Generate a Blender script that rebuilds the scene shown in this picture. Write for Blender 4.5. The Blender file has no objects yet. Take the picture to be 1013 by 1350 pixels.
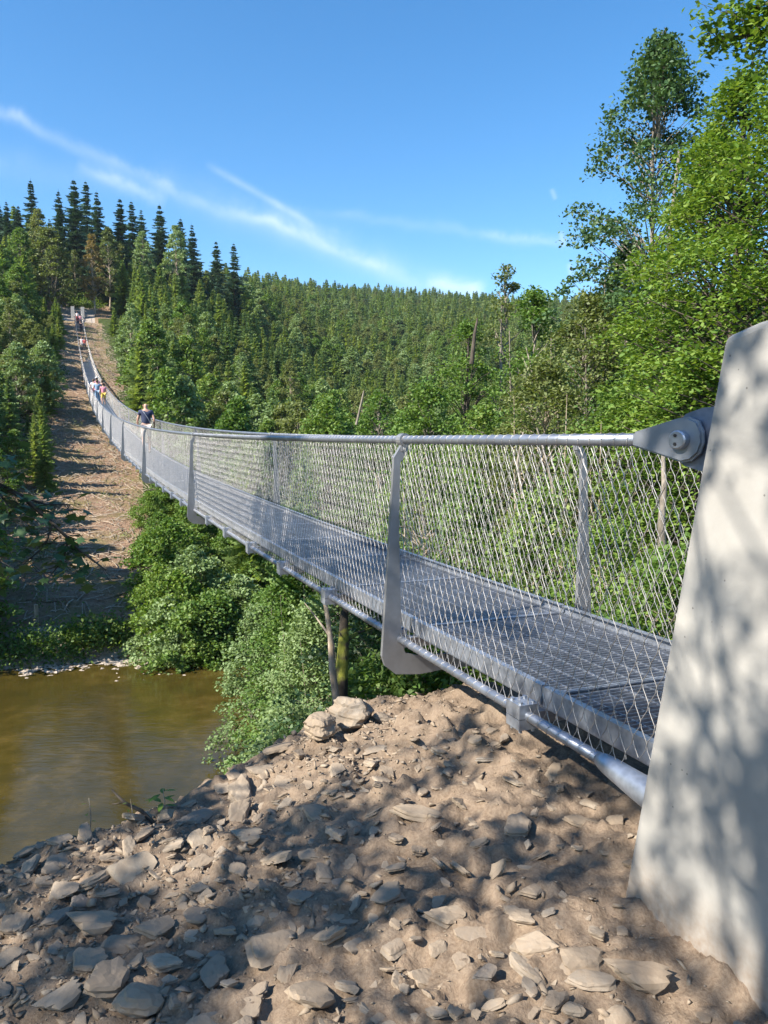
import bpy, bmesh, math, random
import numpy as np
from mathutils import Vector, Matrix, Euler

rnd = random.Random(7)
rng = np.random.default_rng(7)
SC = bpy.context.scene
COL = SC.collection
PI = math.pi

# ------------------------------------------------------------------ camera
F, CX, CY, PITCH = 1020.0, 506.5, 675.0, 0.095
cam_d = bpy.data.cameras.new('camera')
cam = bpy.data.objects.new('camera', cam_d)
COL.objects.link(cam)
cam.location = (0, 0, 0)
cam.rotation_euler = (PI/2 - PITCH, 0, 0)
cam_d.sensor_fit = 'VERTICAL'
cam_d.sensor_height = 24
cam_d.lens = 24*F/1350
cam_d.clip_start = 0.05
cam_d.clip_end = 6000
SC.camera = cam

# ------------------------------------------------------------------ world, sun, exposure
SUN = Vector((-0.63, -0.42, 0.66)).normalized()
w = bpy.data.worlds.new('World'); SC.world = w; w.use_nodes = True
nt = w.node_tree; nt.nodes.clear()

def nd(t, kind, **kw):
    n = t.nodes.new(kind)
    for k, v in kw.items():
        if k.startswith('i_'):
            n.inputs[int(k[2:])].default_value = v
        else:
            setattr(n, k, v)
    return n

def mth(t, op, a, b=None, c=None, clamp=False):
    n = t.nodes.new('ShaderNodeMath'); n.operation = op; n.use_clamp = clamp
    for i, v in enumerate((a, b, c)):
        if v is None: continue
        if hasattr(v, 'is_linked'): t.links.new(v, n.inputs[i])
        else: n.inputs[i].default_value = v
    return n.outputs[0]

sky = nd(nt, 'ShaderNodeTexSky', sky_type='NISHITA', sun_disc=False)
sky.sun_elevation = math.asin(SUN.z)
sky.sun_rotation = math.atan2(SUN.x, SUN.y)
sky.altitude = 300; sky.air_density = 1.0; sky.dust_density = 0.25; sky.ozone_density = 2.2
bg = nd(nt, 'ShaderNodeBackground'); bg.inputs['Strength'].default_value = 0.099
out = nd(nt, 'ShaderNodeOutputWorld')
hsv = nd(nt, 'ShaderNodeHueSaturation'); hsv.inputs['Saturation'].default_value = 1.3; hsv.inputs['Hue'].default_value = .498
nt.links.new(sky.outputs[0], hsv.inputs['Color'])
tc = nd(nt, 'ShaderNodeTexCoord')
dirv = tc.outputs['Generated']

def pray(X, Y):
    u = (X-CX)/F; v = (CY-Y)/F
    return Vector((u, math.cos(PITCH)+v*math.sin(PITCH), -math.sin(PITCH)+v*math.cos(PITCH)))

def vdot(t, vec):
    n = t.nodes.new('ShaderNodeVectorMath'); n.operation = 'DOT_PRODUCT'
    t.links.new(dirv, n.inputs[0]); n.inputs[1].default_value = vec
    return n.outputs['Value']

# high thin ice cloud: old contrails, laid out on the celestial sphere
nz = nd(nt, 'ShaderNodeTexNoise'); nz.inputs['Scale'].default_value = 9; nz.inputs['Detail'].default_value = 7
nz.inputs['Roughness'].default_value = .62; nz.inputs['Distortion'].default_value = .6
nt.links.new(dirv, nz.inputs['Vector'])
nz2 = nd(nt, 'ShaderNodeTexNoise'); nz2.inputs['Scale'].default_value = 38; nz2.inputs['Detail'].default_value = 4
nt.links.new(dirv, nz2.inputs['Vector'])
streaks = [  # x0,y0,x1,y1,width px,strength
    (-160, 75, 235, 250, 6, .55), (190, 232, 640, 400, 17, .45), (180, 232, 520, 358, 6, .55), (100, 212, 222, 266, 7, .85), (-80, 208, 190, 240, 16, .20),
    (270, 215, 420, 300, 4, .5), (380, 285, 560, 385, 9, .32), (380, 275, 770, 325, 6, .22), (630, 308, 750, 322, 5, .40),
    (560, 372, 640, 392, 10, .8), (727, 248, 733, 264, 2.5, .5), (739, 304, 744, 326, 3, .6), (750, 346, 754, 366, 3, .5),
]
acc = None
wob = mth(nt, 'MULTIPLY', mth(nt, 'SUBTRACT', nz.outputs[0], .5), .035)
for (xa, ya, xb, yb, wd, st) in streaks:
    A = pray(xa, ya).normalized(); B = pray(xb, yb).normalized()
    n_ = A.cross(B).normalized(); M = (A+B).normalized(); T = (B-A).normalized()
    L = A.angle(B)/2; W = 1.1*wd/F
    dd = mth(nt, 'ADD', vdot(nt, n_), wob if wd > 4 else 0.0)
    q = mth(nt, 'DIVIDE', dd, W)
    g = mth(nt, 'EXPONENT', mth(nt, 'MULTIPLY', mth(nt, 'MULTIPLY', q, q), -1.0))
    al = mth(nt, 'DIVIDE', vdot(nt, T), L)
    al2 = mth(nt, 'MULTIPLY', al, al)
    en = mth(nt, 'SUBTRACT', 1.0, mth(nt, 'MULTIPLY', al2, al2), clamp=True)
    fr = mth(nt, 'GREATER_THAN', vdot(nt, M), 0.3)
    m = mth(nt, 'MULTIPLY', mth(nt, 'MULTIPLY', g, en), mth(nt, 'MULTIPLY', fr, st))
    acc = m if acc is None else mth(nt, 'ADD', acc, m)
tex = mth(nt, 'MULTIPLY', mth(nt, 'ADD', mth(nt, 'MULTIPLY', nz.outputs[0], 1.5), mth(nt, 'MULTIPLY', nz2.outputs[0], .5)), .9)
tex = mth(nt, 'MULTIPLY', tex, tex)
acc = mth(nt, 'MULTIPLY', mth(nt, 'MULTIPLY', acc, .38), tex, clamp=True)
mixs = nd(nt, 'ShaderNodeMix', data_type='RGBA')
nt.links.new(acc, mixs.inputs[0]); nt.links.new(hsv.outputs[0], mixs.inputs[6])
mixs.inputs[7].default_value = (5.2, 5.7, 6.1, 1)
nt.links.new(mixs.outputs[2], bg.inputs[0]); nt.links.new(bg.outputs[0], out.inputs[0])

sl = bpy.data.lights.new('sun', 'SUN'); sl.energy = 4.8; sl.angle = math.radians(.53); sl.color = (1, .93, .82)
so = bpy.data.objects.new('sun', sl); COL.objects.link(so)
so.rotation_euler = SUN.to_track_quat('Z', 'Y').to_euler(); so.location = (-10, -4, 30)
SC.view_settings.view_transform = 'Standard'; SC.view_settings.look = 'None'
SC.view_settings.exposure = 1.3; SC.view_settings.gamma = 1
SC.render.engine = 'CYCLES'
SC.cycles.max_bounces = 6; SC.cycles.diffuse_bounces = 3; SC.cycles.glossy_bounces = 3
SC.cycles.transmission_bounces = 4; SC.cycles.transparent_max_bounces = 8
SC.cycles.caustics_reflective = False; SC.cycles.caustics_refractive = False

# ------------------------------------------------------------------ bridge axis
X0, Y0, AZ = .0529, 4.55, .3855
BW, SP = 1.19, 8.015            # cable spacing, hanger spacing
DIR = np.array([-math.sin(AZ), math.cos(AZ)]); NRM = np.array([math.cos(AZ), math.sin(AZ)])
def rail(s): return -.008 + .0007*s + .00104*s*s
def bp(s, o, z=0.0):            # bridge coordinates, z measured from the hand cable
    return Vector((X0 + DIR[0]*s + NRM[0]*o, Y0 + DIR[1]*s + NRM[1]*o, rail(s)+z))
def to_so(x, y):
    return (x-X0)*DIR[0]+(y-Y0)*DIR[1], (x-X0)*NRM[0]+(y-Y0)*NRM[1]

# ------------------------------------------------------------------ noise
def vnoise(x, y, seed=0):
    xi = np.floor(x).astype(np.int64); yi = np.floor(y).astype(np.int64)
    fx = x-xi; fy = y-yi
    fx = fx*fx*fx*(fx*(fx*6-15)+10); fy = fy*fy*fy*(fy*(fy*6-15)+10)
    def h(a, b):
        n = (a*374761393 + b*668265263 + seed*982451653) & 0x7fffffff
        n = ((n ^ (n >> 13))*1274126177) & 0x7fffffff
        n = (n ^ (n >> 16)) & 0xffff
        return n/65535.0
    return (h(xi, yi)*(1-fx)+h(xi+1, yi)*fx)*(1-fy)+(h(xi, yi+1)*(1-fx)+h(xi+1, yi+1)*fx)*fy
def fbm(x, y, sc, oct=4, seed=0, gain=.5):
    v = 0; a = 1; t = 0
    for i in range(oct):
        v = v + a*(vnoise(x*sc, y*sc, seed+i*17)-.5); t += a; a *= gain; sc *= 2.03
    return v/t*2

# ------------------------------------------------------------------ ground height
TD = np.array([34, 60, 100, 150, 200, 300, 450, 700, 1000, 1600, 3000.])
TC = np.array([-3000, 0, 100, 200, 300, 450, 700, 1100, 3000.])
TZ = np.array([
    [-9.3, -3.0, 9, 25, 41, 55, 62, 70, 80, 90, 90],
    [-9.4, -3.2, 8.5, 24, 40, 54, 62, 70, 80, 90, 90],
    [-9.5, -3.6, 8, 21.3, 35.5, 52, 60, 72, 86, 95, 95],
    [-9.5, -4.2, 6.5, 20, 35, 54, 80, 108, 140, 150, 150],
    [-9.5, -6, 2.5, 14, 28, 50, 79, 120, 162, 165, 165],
    [-9.5, -8, -4, 2, 11, 35, 69, 120, 168, 175, 175],
    [-9.5, -9, -6, -2, 6, 29, 59, 107, 150, 160, 160],
    [-9.5, -9, -6, -1, 7, 30, 60, 105, 140, 150, 150],
    [-9.5, -9, -4, 3, 12, 36, 66, 105, 130, 140, 140]])
TA = np.arctan((TC-CX)/F)
YCX = np.array([-30, -8, -3, -1.5, -.8, -.24, .5, 1, 3, 8, 30.])
YCY = np.array([-4, 1.6, 2.25, 2.9, 3.55, 4.2, 4.2, 4.15, 4.6, 5.2, 8.])
def smooth(t): t = np.clip(t, 0, 1); return t*t*(3-2*t)
def far_z(x, y):
    D = np.hypot(x, y); a = np.arctan2(x, np.maximum(y, 1e-3))
    ia = np.clip(np.searchsorted(TA, a)-1, 0, len(TA)-2); fa = np.clip((a-TA[ia])/(TA[ia+1]-TA[ia]), 0, 1)
    i = np.clip(np.searchsorted(TD, D)-1, 0, len(TD)-2); fd = np.clip((D-TD[i])/(TD[i+1]-TD[i]), 0, 1)
    z = (TZ[ia, i]*(1-fa)+TZ[ia+1, i]*fa)*(1-fd)+(TZ[ia, i+1]*(1-fa)+TZ[ia+1, i+1]*fa)*fd
    return z
def ground(x, y):
    x = np.asarray(x, float); y = np.asarray(y, float)
    s, o = to_so(x, y)
    base = np.interp(x, [-12, -3, -1.5, -.3, .5, 3, 12], [-2.6, -1.95, -1.76, -1.6, -1.44, -1.44, -1.3])
    yc = np.interp(x, YCX, YCY)
    e = y-yc
    k = np.interp(x, [0, 7, 20], [.74, .36, .3])
    ee = np.sqrt(np.maximum(e, 0)**2+.35**2)-.35
    near = base - k*np.where(e > 0, ee, 0)
    near = np.maximum(near, -11.2)
    fz = far_z(x, y)
    # shelf the track runs on, just above the far bank
    sh = np.exp(-((s-36.8)/1.3)**2)*.35
    fz = fz+sh+fbm(x, y, .05, 3, 5)*np.clip((s-34)/25, 0, 1)*1.2
    t = smooth((s-30.8)/(34.2-30.8))
    far = -11.2*(1-t)+fz*t
    bank = fbm(x, y, .25, 3, 9)*.25*np.clip((s-20)/10, 0, 1)
    z = np.where(s > 22, far+bank, near)
    return z
def g1(x, y): return float(ground(np.array([x]), np.array([y]))[0])
def fine(x, y):                # relief of the rubble mound
    z = ground(x, y)
    z = z+fbm(x, y, .8, 3, 3)*.07+fbm(x, y, 3.5, 3, 4)*.035
    b = fbm(x+.15*fbm(x, y, 4, 2, 31), y, 9, 4, 12, .55)
    z = z+np.maximum(b, -.12)*.055+np.abs(fbm(x, y, 22, 3, 40))*.026+np.abs(fbm(x, y, 5, 3, 47))*.05
    # heap of clods at the crest in front of the walkway
    h = np.exp(-((x-.45)/.8)**2-((y-3.75)/.4)**2)
    z = z+h*(.08+np.maximum(fbm(x, y, 7, 3, 61), 0)*.14)
    # dug hollow under the walkway, soil kept level at the pylon foot
    return z
def f1(x, y): return float(fine(np.array([x]), np.array([y]))[0])
def hit(X, Y, fn=g1, t0=1.2, t1=400):  # where a line of sight meets the ground
    d = pray(X, Y); t = t0
    while t < t1:
        p = d*t
        if p.z < fn(p.x, p.y): return p
        t *= 1.01
    return d*t1
def atD(X, Y, D):
    d = pray(X, Y); return d*(D/math.hypot(d.x, d.y))

# ------------------------------------------------------------------ materials
def mat(name, fn):
    m = bpy.data.materials.new(name); m.use_nodes = True
    t = m.node_tree; b = t.nodes['Principled BSDF']
    fn(t, b); return m
def ramp(t, fac, stops):
    r = t.nodes.new('ShaderNodeValToRGB'); e = r.color_ramp.elements
    while len(e) > 1: e.remove(e[-1])
    e[0].position = stops[0][0]; e[0].color = (*stops[0][1], 1)
    for p, c in stops[1:]:
        q = e.new(p); q.color = (*c, 1)
    t.links.new(fac, r.inputs[0]); return r.outputs[0]
def tnoise(t, scale, detail=4, rough=.55, vec=None, dist=0):
    n = t.nodes.new('ShaderNodeTexNoise'); n.inputs['Scale'].default_value = scale
    n.inputs['Detail'].default_value = detail; n.inputs['Roughness'].default_value = rough; n.inputs['Distortion'].default_value = dist
    if vec is None:
        c = t.nodes.new('ShaderNodeTexCoord'); vec = c.outputs['Object']
    t.links.new(vec, n.inputs['Vector']); return n.outputs[0]
def geopos(t):
    return t.nodes.new('ShaderNodeNewGeometry').outputs['Position']
def bump(t, b, h, strength=.5, dist=.01):
    n = t.nodes.new('ShaderNodeBump'); n.inputs['Strength'].default_value = strength; n.inputs['Distance'].default_value = dist
    t.links.new(h, n.inputs['Height']); t.links.new(n.outputs[0], b.inputs['Normal'])
def mixc(t, f, a, bcol, mode='MIX'):
    n = t.nodes.new('ShaderNodeMix'); n.data_type = 'RGBA'; n.blend_type = mode
    for i, v in ((0, f), (6, a), (7, bcol)):
        if hasattr(v, 'is_linked'): t.links.new(v, n.inputs[i])
        elif i == 0: n.inputs[0].default_value = v
        else: n.inputs[i].default_value = (*v, 1)
    return n.outputs[2]

def m_dirt(t, b):
    p = geopos(t)
    n1 = tnoise(t, 1.6, 5, .6, p); n2 = tnoise(t, 14, 6, .65, p); n3 = tnoise(t, 90, 4, .6, p)
    c = ramp(t, n1, [(.3, (0.119, 0.083, 0.057)), (.5, (0.177, 0.128, 0.091)), (.7, (0.245, 0.186, 0.135))])
    c2 = ramp(t, n2, [(.3, (0.084, 0.058, 0.039)), (.55, (0.190, 0.139, 0.099)), (.75, (0.295, 0.233, 0.173))])
    c = mixc(t, .55, c, c2)
    c = mixc(t, ramp(t, n3, [(.35, (0, 0, 0)), (.7, (.5, .5, .5))]), c, (0.312, 0.245, 0.177))
    t.links.new(c, b.inputs['Base Color']); b.inputs['Roughness'].default_value = .95
    b.inputs['Specular IOR Level'].default_value = .15
    h = mth(t, 'ADD', n2, mth(t, 'MULTIPLY', n3, .35)); bump(t, b, h, .65, .02)
M_DIRT = mat('dirt', m_dirt)
def m_hill(t, b):
    p = geopos(t)
    n1 = tnoise(t, .5, 5, .6, p); n2 = tnoise(t, 3.2, 5, .65, p); n3 = tnoise(t, 12, 4, .6, p, .5)
    c = ramp(t, n2, [(.3, (0.145, 0.098, 0.060)), (.46, (0.289, 0.183, 0.119)), (.7, (0.408, 0.293, 0.208))])
    g = ramp(t, n1, [(.45, (0, 0, 0)), (.65, (.8, .8, .8))])
    c = mixc(t, g, c, (0.187, 0.170, 0.060))
    c = mixc(t, ramp(t, n3, [(.45, (0, 0, 0)), (.7, (.8, .8, .8))]), c, (0.306, 0.204, 0.145))
    t.links.new(c, b.inputs['Base Color']); b.inputs['Roughness'].default_value = .95
    b.inputs['Specular IOR Level'].default_value = .1
    bump(t, b, mth(t, 'ADD', n2, mth(t, 'MULTIPLY', n3, .5)), .8, .35)
M_HILL = mat('cleared_slope_soil', m_hill)
def m_forest_floor(t, b):
    p = geopos(t)
    n1 = tnoise(t, .35, 6, .65, p)
    c = ramp(t, n1, [(.3, (.025, .032, .012)), (.55, (.06, .08, .025)), (.75, (.11, .13, .04))])
    t.links.new(c, b.inputs['Base Color']); b.inputs['Roughness'].default_value = .95
    b.inputs['Specular IOR Level'].default_value = .1
    bump(t, b, n1, .8, .8)
M_FLOOR = mat('forest_floor', m_forest_floor)
def m_gravel(t, b):
    p = geopos(t)
    n = t.nodes.new('ShaderNodeTexVoronoi'); n.inputs['Scale'].default_value = 5; t.links.new(p, n.inputs['Vector'])
    c = ramp(t, mth(t, 'FRACT', mth(t, 'MULTIPLY', n.outputs['Distance'], 7.0)), [(0, (.27, .22, .18)), (1, (.45, .38, .31))])
    t.links.new(c, b.inputs['Base Color']); b.inputs['Roughness'].default_value = .9
    bump(t, b, n.outputs['Distance'], .8, .1)
M_GRAVEL = mat('pale_gravel', m_gravel)
def m_water(t, b):
    p = geopos(t)
    n1 = tnoise(t, .22, 5, .6, p); n2 = tnoise(t, 1.1, 5, .65, p, .4)
    c = ramp(t, mth(t, 'ADD', mth(t, 'MULTIPLY', n1, .55), mth(t, 'MULTIPLY', n2, .45)),
             [(.32, (.028, .024, .006)), (.5, (.048, .036, .008)), (.66, (.085, .060, .016))])
    t.links.new(c, b.inputs['Base Color'])
    b.inputs['Roughness'].default_value = .04; b.inputs['IOR'].default_value = 1.33
    mp = t.nodes.new('ShaderNodeMapping'); mp.inputs['Scale'].default_value = (1.0, 3.2, 1); mp.inputs['Rotation'].default_value = (0, 0, -.25)
    t.links.new(p, mp.inputs[0])
    w1 = tnoise(t, 1.4, 4, .55, mp.outputs[0], .3); w2 = tnoise(t, 6, 3, .5, mp.outputs[0])
    bump(t, b, mth(t, 'ADD', w1, mth(t, 'MULTIPLY', w2, .2)), .2, .05)
M_WATER = mat('river_water', m_water)
def m_rock(t, b):
    oi = t.nodes.new('ShaderNodeObjectInfo'); ge = t.nodes.new('ShaderNodeNewGeometry')
    p = ge.outputs['Position']
    r = mth(t, 'FRACT', mth(t, 'ADD', oi.outputs['Random'], ge.outputs['Random Per Island']))
    base = ramp(t, r, [(0, (0.238, 0.194, 0.150)), (.25, (0.299, 0.238, 0.176)), (.5, (0.352, 0.290, 0.220)), (.7, (0.255, 0.220, 0.180)), (.88, (0.317, 0.246, 0.176)), (1, (0.176, 0.163, 0.150))])
    n = tnoise(t, 25, 6, .65, p); n2 = tnoise(t, 6, 3, .5, p)
    c = mixc(t, ramp(t, n, [(.35, (.0, .0, .0)), (.65, (.7, .7, .7))]), base, (0.273, 0.207, 0.145))
    c = mixc(t, ramp(t, n2, [(.45, (.0, .0, .0)), (.75, (.3, .3, .3))]), c, (0.150, 0.110, 0.079))
    t.links.new(c, b.inputs['Base Color']); b.inputs['Roughness'].default_value = .9
    b.inputs['Specular IOR Level'].default_value = .2
    bump(t, b, n, .5, .008)
M_ROCK = mat('shale_rock', m_rock)
def m_concrete(t, b):
    n1 = tnoise(t, 3, 6, .6); n2 = tnoise(t, 40, 5, .6); n3 = tnoise(t, 11, 3, .5)
    c = ramp(t, n1, [(.3, (.295, .283, .262)), (.55, (.345, .332, .308)), (.75, (.39, .378, .352))])
    c = mixc(t, ramp(t, n2, [(.55, (0, 0, 0)), (.8, (.35, .35, .35))]), c, (.28, .27, .25))
    v = t.nodes.new('ShaderNodeTexVoronoi'); v.inputs['Scale'].default_value = 30; v.inputs['Randomness'].default_value = 1
    co = t.nodes.new('ShaderNodeTexCoord'); t.links.new(co.outputs['Object'], v.inputs['Vector'])
    pit = ramp(t, v.outputs['Distance'], [(.0, (1, 1, 1)), (.07, (1, 1, 1)), (.10, (0, 0, 0))])
    sel = mth(t, 'GREATER_THAN', tnoise(t, 7, 2, .5), .56)
    pit = mth(t, 'MULTIPLY', pit, sel)
    c = mixc(t, mth(t, 'MULTIPLY', pit, .7), c, (.10, .095, .09))
    # soil splashed on the foot
    sp = t.nodes.new('ShaderNodeSeparateXYZ'); t.links.new(geopos(t), sp.inputs[0])
    foot = mth(t, 'MULTIPLY', mth(t, 'SUBTRACT', -1.22, sp.outputs[2]), 5.0, clamp=True)
    foot = mth(t, 'MULTIPLY', mth(t, 'MULTIPLY', foot, n2), 1.5, clamp=True)
    c = mixc(t, foot, c, (.22, .165, .12))
    t.links.new(c, b.inputs['Base Color']); b.inputs['Roughness'].default_value = .85
    bump(t, b, mth(t, 'SUBTRACT', mth(t, 'ADD', n2, n3), mth(t, 'MULTIPLY', pit, 3.0)), .2, .004)
M_CONC = mat('fair_faced_concrete', m_concrete)
def m_galv(col, rough, metallic=.75, spangle=True):
    def f(t, b):
        v = t.nodes.new('ShaderNodeTexVoronoi'); v.inputs['Scale'].default_value = 45
        c_ = t.nodes.new('ShaderNodeTexCoord'); t.links.new(c_.outputs['Object'], v.inputs['Vector'])
        n = tnoise(t, 6, 4, .6)
        f1_ = mth(t, 'ADD', mth(t, 'MULTIPLY', v.outputs['Distance'], .35), n) if spangle else mth(t, 'ADD', n, .15)
        lo = tuple(x*.72 for x in col); hi = tuple(min(1, x*1.18) for x in col)
        c = ramp(t, f1_, [(.4, lo), (.9, hi)])
        t.links.new(c, b.inputs['Base Color']); b.inputs['Metallic'].default_value = metallic
        r = mth(t, 'ADD', rough-.08, mth(t, 'MULTIPLY', n, .16)); t.links.new(r, b.inputs['Roughness'])
        bump(t, b, n, .08, .003)
    return f
M_SOCK = mat('cast_steel', m_galv((.33, .35, .39), .5, .45, False))
M_GALV = mat('galvanised_steel', m_galv((.39, .42, .475), .45))
M_PLATE = mat('galvanised_plate', m_galv((.29, .295, .31), .5, .6, False))
M_CABLE = mat('galvanised_cable', m_galv((.32, .345, .40), .42, .75, False))
M_WIRE = mat('stainless_wire', m_galv((.52, .50, .485), .48, .7))
def m_bark(c1, c2, moss=0):
    def f(t, b):
        p = geopos(t)
        mp = t.nodes.new('ShaderNodeMapping'); mp.inputs['Scale'].default_value = (1, 1, .3); t.links.new(p, mp.inputs[0])
        n = tnoise(t, 14, 5, .65, mp.outputs[0])
        c = ramp(t, n, [(.35, c1), (.65, c2)])
        if moss:
            n2 = tnoise(t, 3.5, 3, .6, p)
            c = mixc(t, ramp(t, n2, [(.5, (0, 0, 0)), (.56, (moss,)*3)]), c, (.22, .23, .03))
        t.links.new(c, b.inputs['Base Color']); b.inputs['Roughness'].default_value = .95
        bump(t, b, n, .6, .02)
    return f
M_BARK = mat('grey_bark', m_bark((.10, .085, .065), (.30, .26, .21)))
M_BARKD = mat('dark_bark', m_bark((.035, .028, .022), (.10, .08, .06)))
M_BARKP = mat('pale_bark', m_bark((.22, .17, .12), (.48, .40, .31)))
M_BARKM = mat('mossy_bark', m_bark((.025, .02, .015), (.07, .055, .04), .9))
def leafmat(name, stops, trans=.4, rough=.55, treevar=.35, spec=.35):
    m = bpy.data.materials.new(name); m.use_nodes = True; t = m.node_tree; t.nodes.clear()
    g = t.nodes.new('ShaderNodeNewGeometry'); oi = t.nodes.new('ShaderNodeObjectInfo')
    r = mth(t, 'ADD', mth(t, 'MULTIPLY', g.outputs['Random Per Island'], 1-treevar), mth(t, 'MULTIPLY', oi.outputs['Random'], treevar))
    c = ramp(t, r, stops)
    b = t.nodes.new('ShaderNodeBsdfPrincipled'); t.links.new(c, b.inputs['Base Color'])
    b.inputs['Roughness'].default_value = rough; b.inputs['Specular IOR Level'].default_value = spec
    tr = t.nodes.new('ShaderNodeBsdfTranslucent')
    c2 = mixc(t, 1.0, c, (1.0, 1.0, .45), 'MULTIPLY'); t.links.new(c2, tr.inputs[0])
    mx = t.nodes.new('ShaderNodeMixShader'); mx.inputs[0].default_value = trans
    t.links.new(b.outputs[0], mx.inputs[1]); t.links.new(tr.outputs[0], mx.inputs[2])
    o = t.nodes.new('ShaderNodeOutputMaterial'); t.links.new(mx.outputs[0], o.inputs[0]); return m
L_GREEN = leafmat('broad_leaf', [(0, (.07, .15, .03)), (.4, (.125, .22, .045)), (.75, (.18, .265, .06)), (1, (.27, .33, .09))])
L_BRIGHT = leafmat('bright_leaf', [(0, (.075, .155, .025)), (.5, (.135, .235, .04)), (1, (.24, .32, .065))])
L_ALDER = leafmat('alder_leaf', [(0, (0.047, 0.101, 0.038)), (.5, (0.081, 0.149, 0.054)), (1, (0.149, 0.203, 0.081))], .3, .45)
L_OLIVE = leafmat('olive_leaf', [(0, (0.100, 0.138, 0.044)), (.5, (0.175, 0.213, 0.069)), (1, (0.275, 0.300, 0.112))])
L_GOLD = leafmat('yellowing_leaf', [(0, (0.180, 0.140, 0.050)), (.5, (0.270, 0.200, 0.080)), (1, (0.340, 0.270, 0.130))])
L_WILLOW = leafmat('willow_leaf', [(0, (0.130, 0.195, 0.078)), (.5, (0.208, 0.299, 0.117)), (1, (0.312, 0.403, 0.182))], .35)
L_SPRUCE = leafmat('spruce_needle', [(0, (.028, .068, .048)), (.5, (.052, .11, .068)), (1, (.09, .155, .085))], .15, .7, .4, .2)
L_MID = leafmat('mid_green_needle', [(0, (.09, .16, .06)), (.5, (.15, .24, .09)), (1, (.22, .30, .12))], .35, .7, .4, .2)
L_YOUNG = leafmat('young_spruce_needle', [(0, (.15, .24, .07)), (.5, (.24, .33, .10)), (1, (.36, .41, .16))], .45, .7, .5, .2)
L_GRASS = leafmat('grass_blade', [(0, (0.090, 0.160, 0.030)), (1, (0.200, 0.280, 0.060))])

def plain(name, col, rough=.8):
    def f(t, b):
        n = tnoise(t, 18, 3, .6)
        c = ramp(t, n, [(.3, tuple(x*.85 for x in col)), (.7, tuple(min(1, x*1.1) for x in col))])
        t.links.new(c, b.inputs['Base Color']); b.inputs['Roughness'].default_value = rough
    return mat(name, f)

# ------------------------------------------------------------------ mesh helpers
class MB:
    def __init__(s): s.v = []; s.f = []; s.m = []
    def add(s, vs, fs, mi=0):
        o = len(s.v); s.v += [tuple(v) for v in vs]; s.f += [tuple(i+o for i in f) for f in fs]; s.m += [mi]*len(fs)
    def box(s, c, ax, ay, az, mi=0):   # centre and three half-extent vectors
        c, ax, ay, az = map(Vector, (c, ax, ay, az))
        vs = [c+ax*i+ay*j+az*k for k in (-1, 1) for j in (-1, 1) for i in (-1, 1)]
        s.add(vs, [(0, 2, 3, 1), (4, 5, 7, 6), (0, 1, 5, 4), (2, 6, 7, 3), (0, 4, 6, 2), (1, 3, 7, 5)], mi)
    def tube(s, pts, rad, n=8, mi=0, cap=True):
        pts = [Vector(p) for p in pts]; o = len(s.v)
        if not hasattr(rad, '__len__'): rad = [rad]*len(pts)
        up = None
        for i, p in enumerate(pts):
            t = (pts[min(i+1, len(pts)-1)]-pts[max(i-1, 0)])
            if t.length < 1e-9: t = Vector((0, 0, 1))
            t.normalize()
            if up is None: up = Vector((0, 0, 1)) if abs(t.z) < .9 else Vector((1, 0, 0))
            a = t.cross(up)
            if a.length < 1e-5: a = t.cross(Vector((.3, .9, .2)))
            a.normalize(); b_ = t.cross(a); up = -b_ if False else up
            for k in range(n):
                q = 2*PI*k/n; s.v.append(tuple(p+(a*math.cos(q)+b_*math.sin(q))*rad[i]))
        for i in range(len(pts)-1):
            for k in range(n):
                k2 = (k+1) % n
                s.f.append((o+i*n+k, o+(i+1)*n+k, o+(i+1)*n+k2, o+i*n+k2)); s.m.append(mi)
        if cap:
            s.f.append(tuple(o+k for k in range(n))); s.m.append(mi)
            s.f.append(tuple(o+(len(pts)-1)*n+k for k in range(n-1, -1, -1))); s.m.append(mi)
    def prism(s, poly, to3, d0, d1, mi=0):   # polygon extruded between two depths
        n = len(poly); vs = [to3(a, b_, d0) for a, b_ in poly]+[to3(a, b_, d1) for a, b_ in poly]
        s.add(vs, [tuple(range(n)), tuple(range(2*n-1, n-1, -1))]+[(i, i+n, (i+1) % n+n, (i+1) % n) for i in range(n)], mi)
    def mesh(s, name, mats, smoothf=False):
        me = bpy.data.meshes.new(name); me.from_pydata(s.v, [], s.f)
        for m in (mats if isinstance(mats, (list, tuple)) else [mats]): me.materials.append(m)
        me.polygons.foreach_set('material_index', s.m)
        if smoothf: me.polygons.foreach_set('use_smooth', [True]*len(s.f))
        me.update(); return me
def np_mesh(name, v, f, m, smoothf=False):
    me = bpy.data.meshes.new(name); v = np.asarray(v, np.float32); f = np.asarray(f, np.int32)
    k = f.shape[1]
    me.vertices.add(len(v)); me.vertices.foreach_set('co', v.ravel())
    me.loops.add(f.size); me.loops.foreach_set('vertex_index', f.ravel())
    me.polygons.add(len(f)); me.polygons.foreach_set('loop_start', np.arange(0, f.size, k, dtype=np.int32))
    me.polygons.foreach_set('loop_total', np.full(len(f), k, np.int32))
    if smoothf: me.polygons.foreach_set('use_smooth', np.ones(len(f), bool))
    me.materials.append(m); me.update(calc_edges=True); return me
def ob(name, me, parent=None, loc=(0, 0, 0), rot=None, scale=None):
    o = bpy.data.objects.new(name, me); COL.objects.link(o)
    if parent is not None: o.parent = parent
    o.location = loc
    if rot is not None: o.rotation_euler = rot
    if scale is not None: o.scale = scale
    return o
def tag(o, label=None, cat=None, group=None, kind=None):
    if label: o['label'] = label
    if cat: o['category'] = cat
    if group: o['group'] = group
    if kind: o['kind'] = kind
    return o
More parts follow.
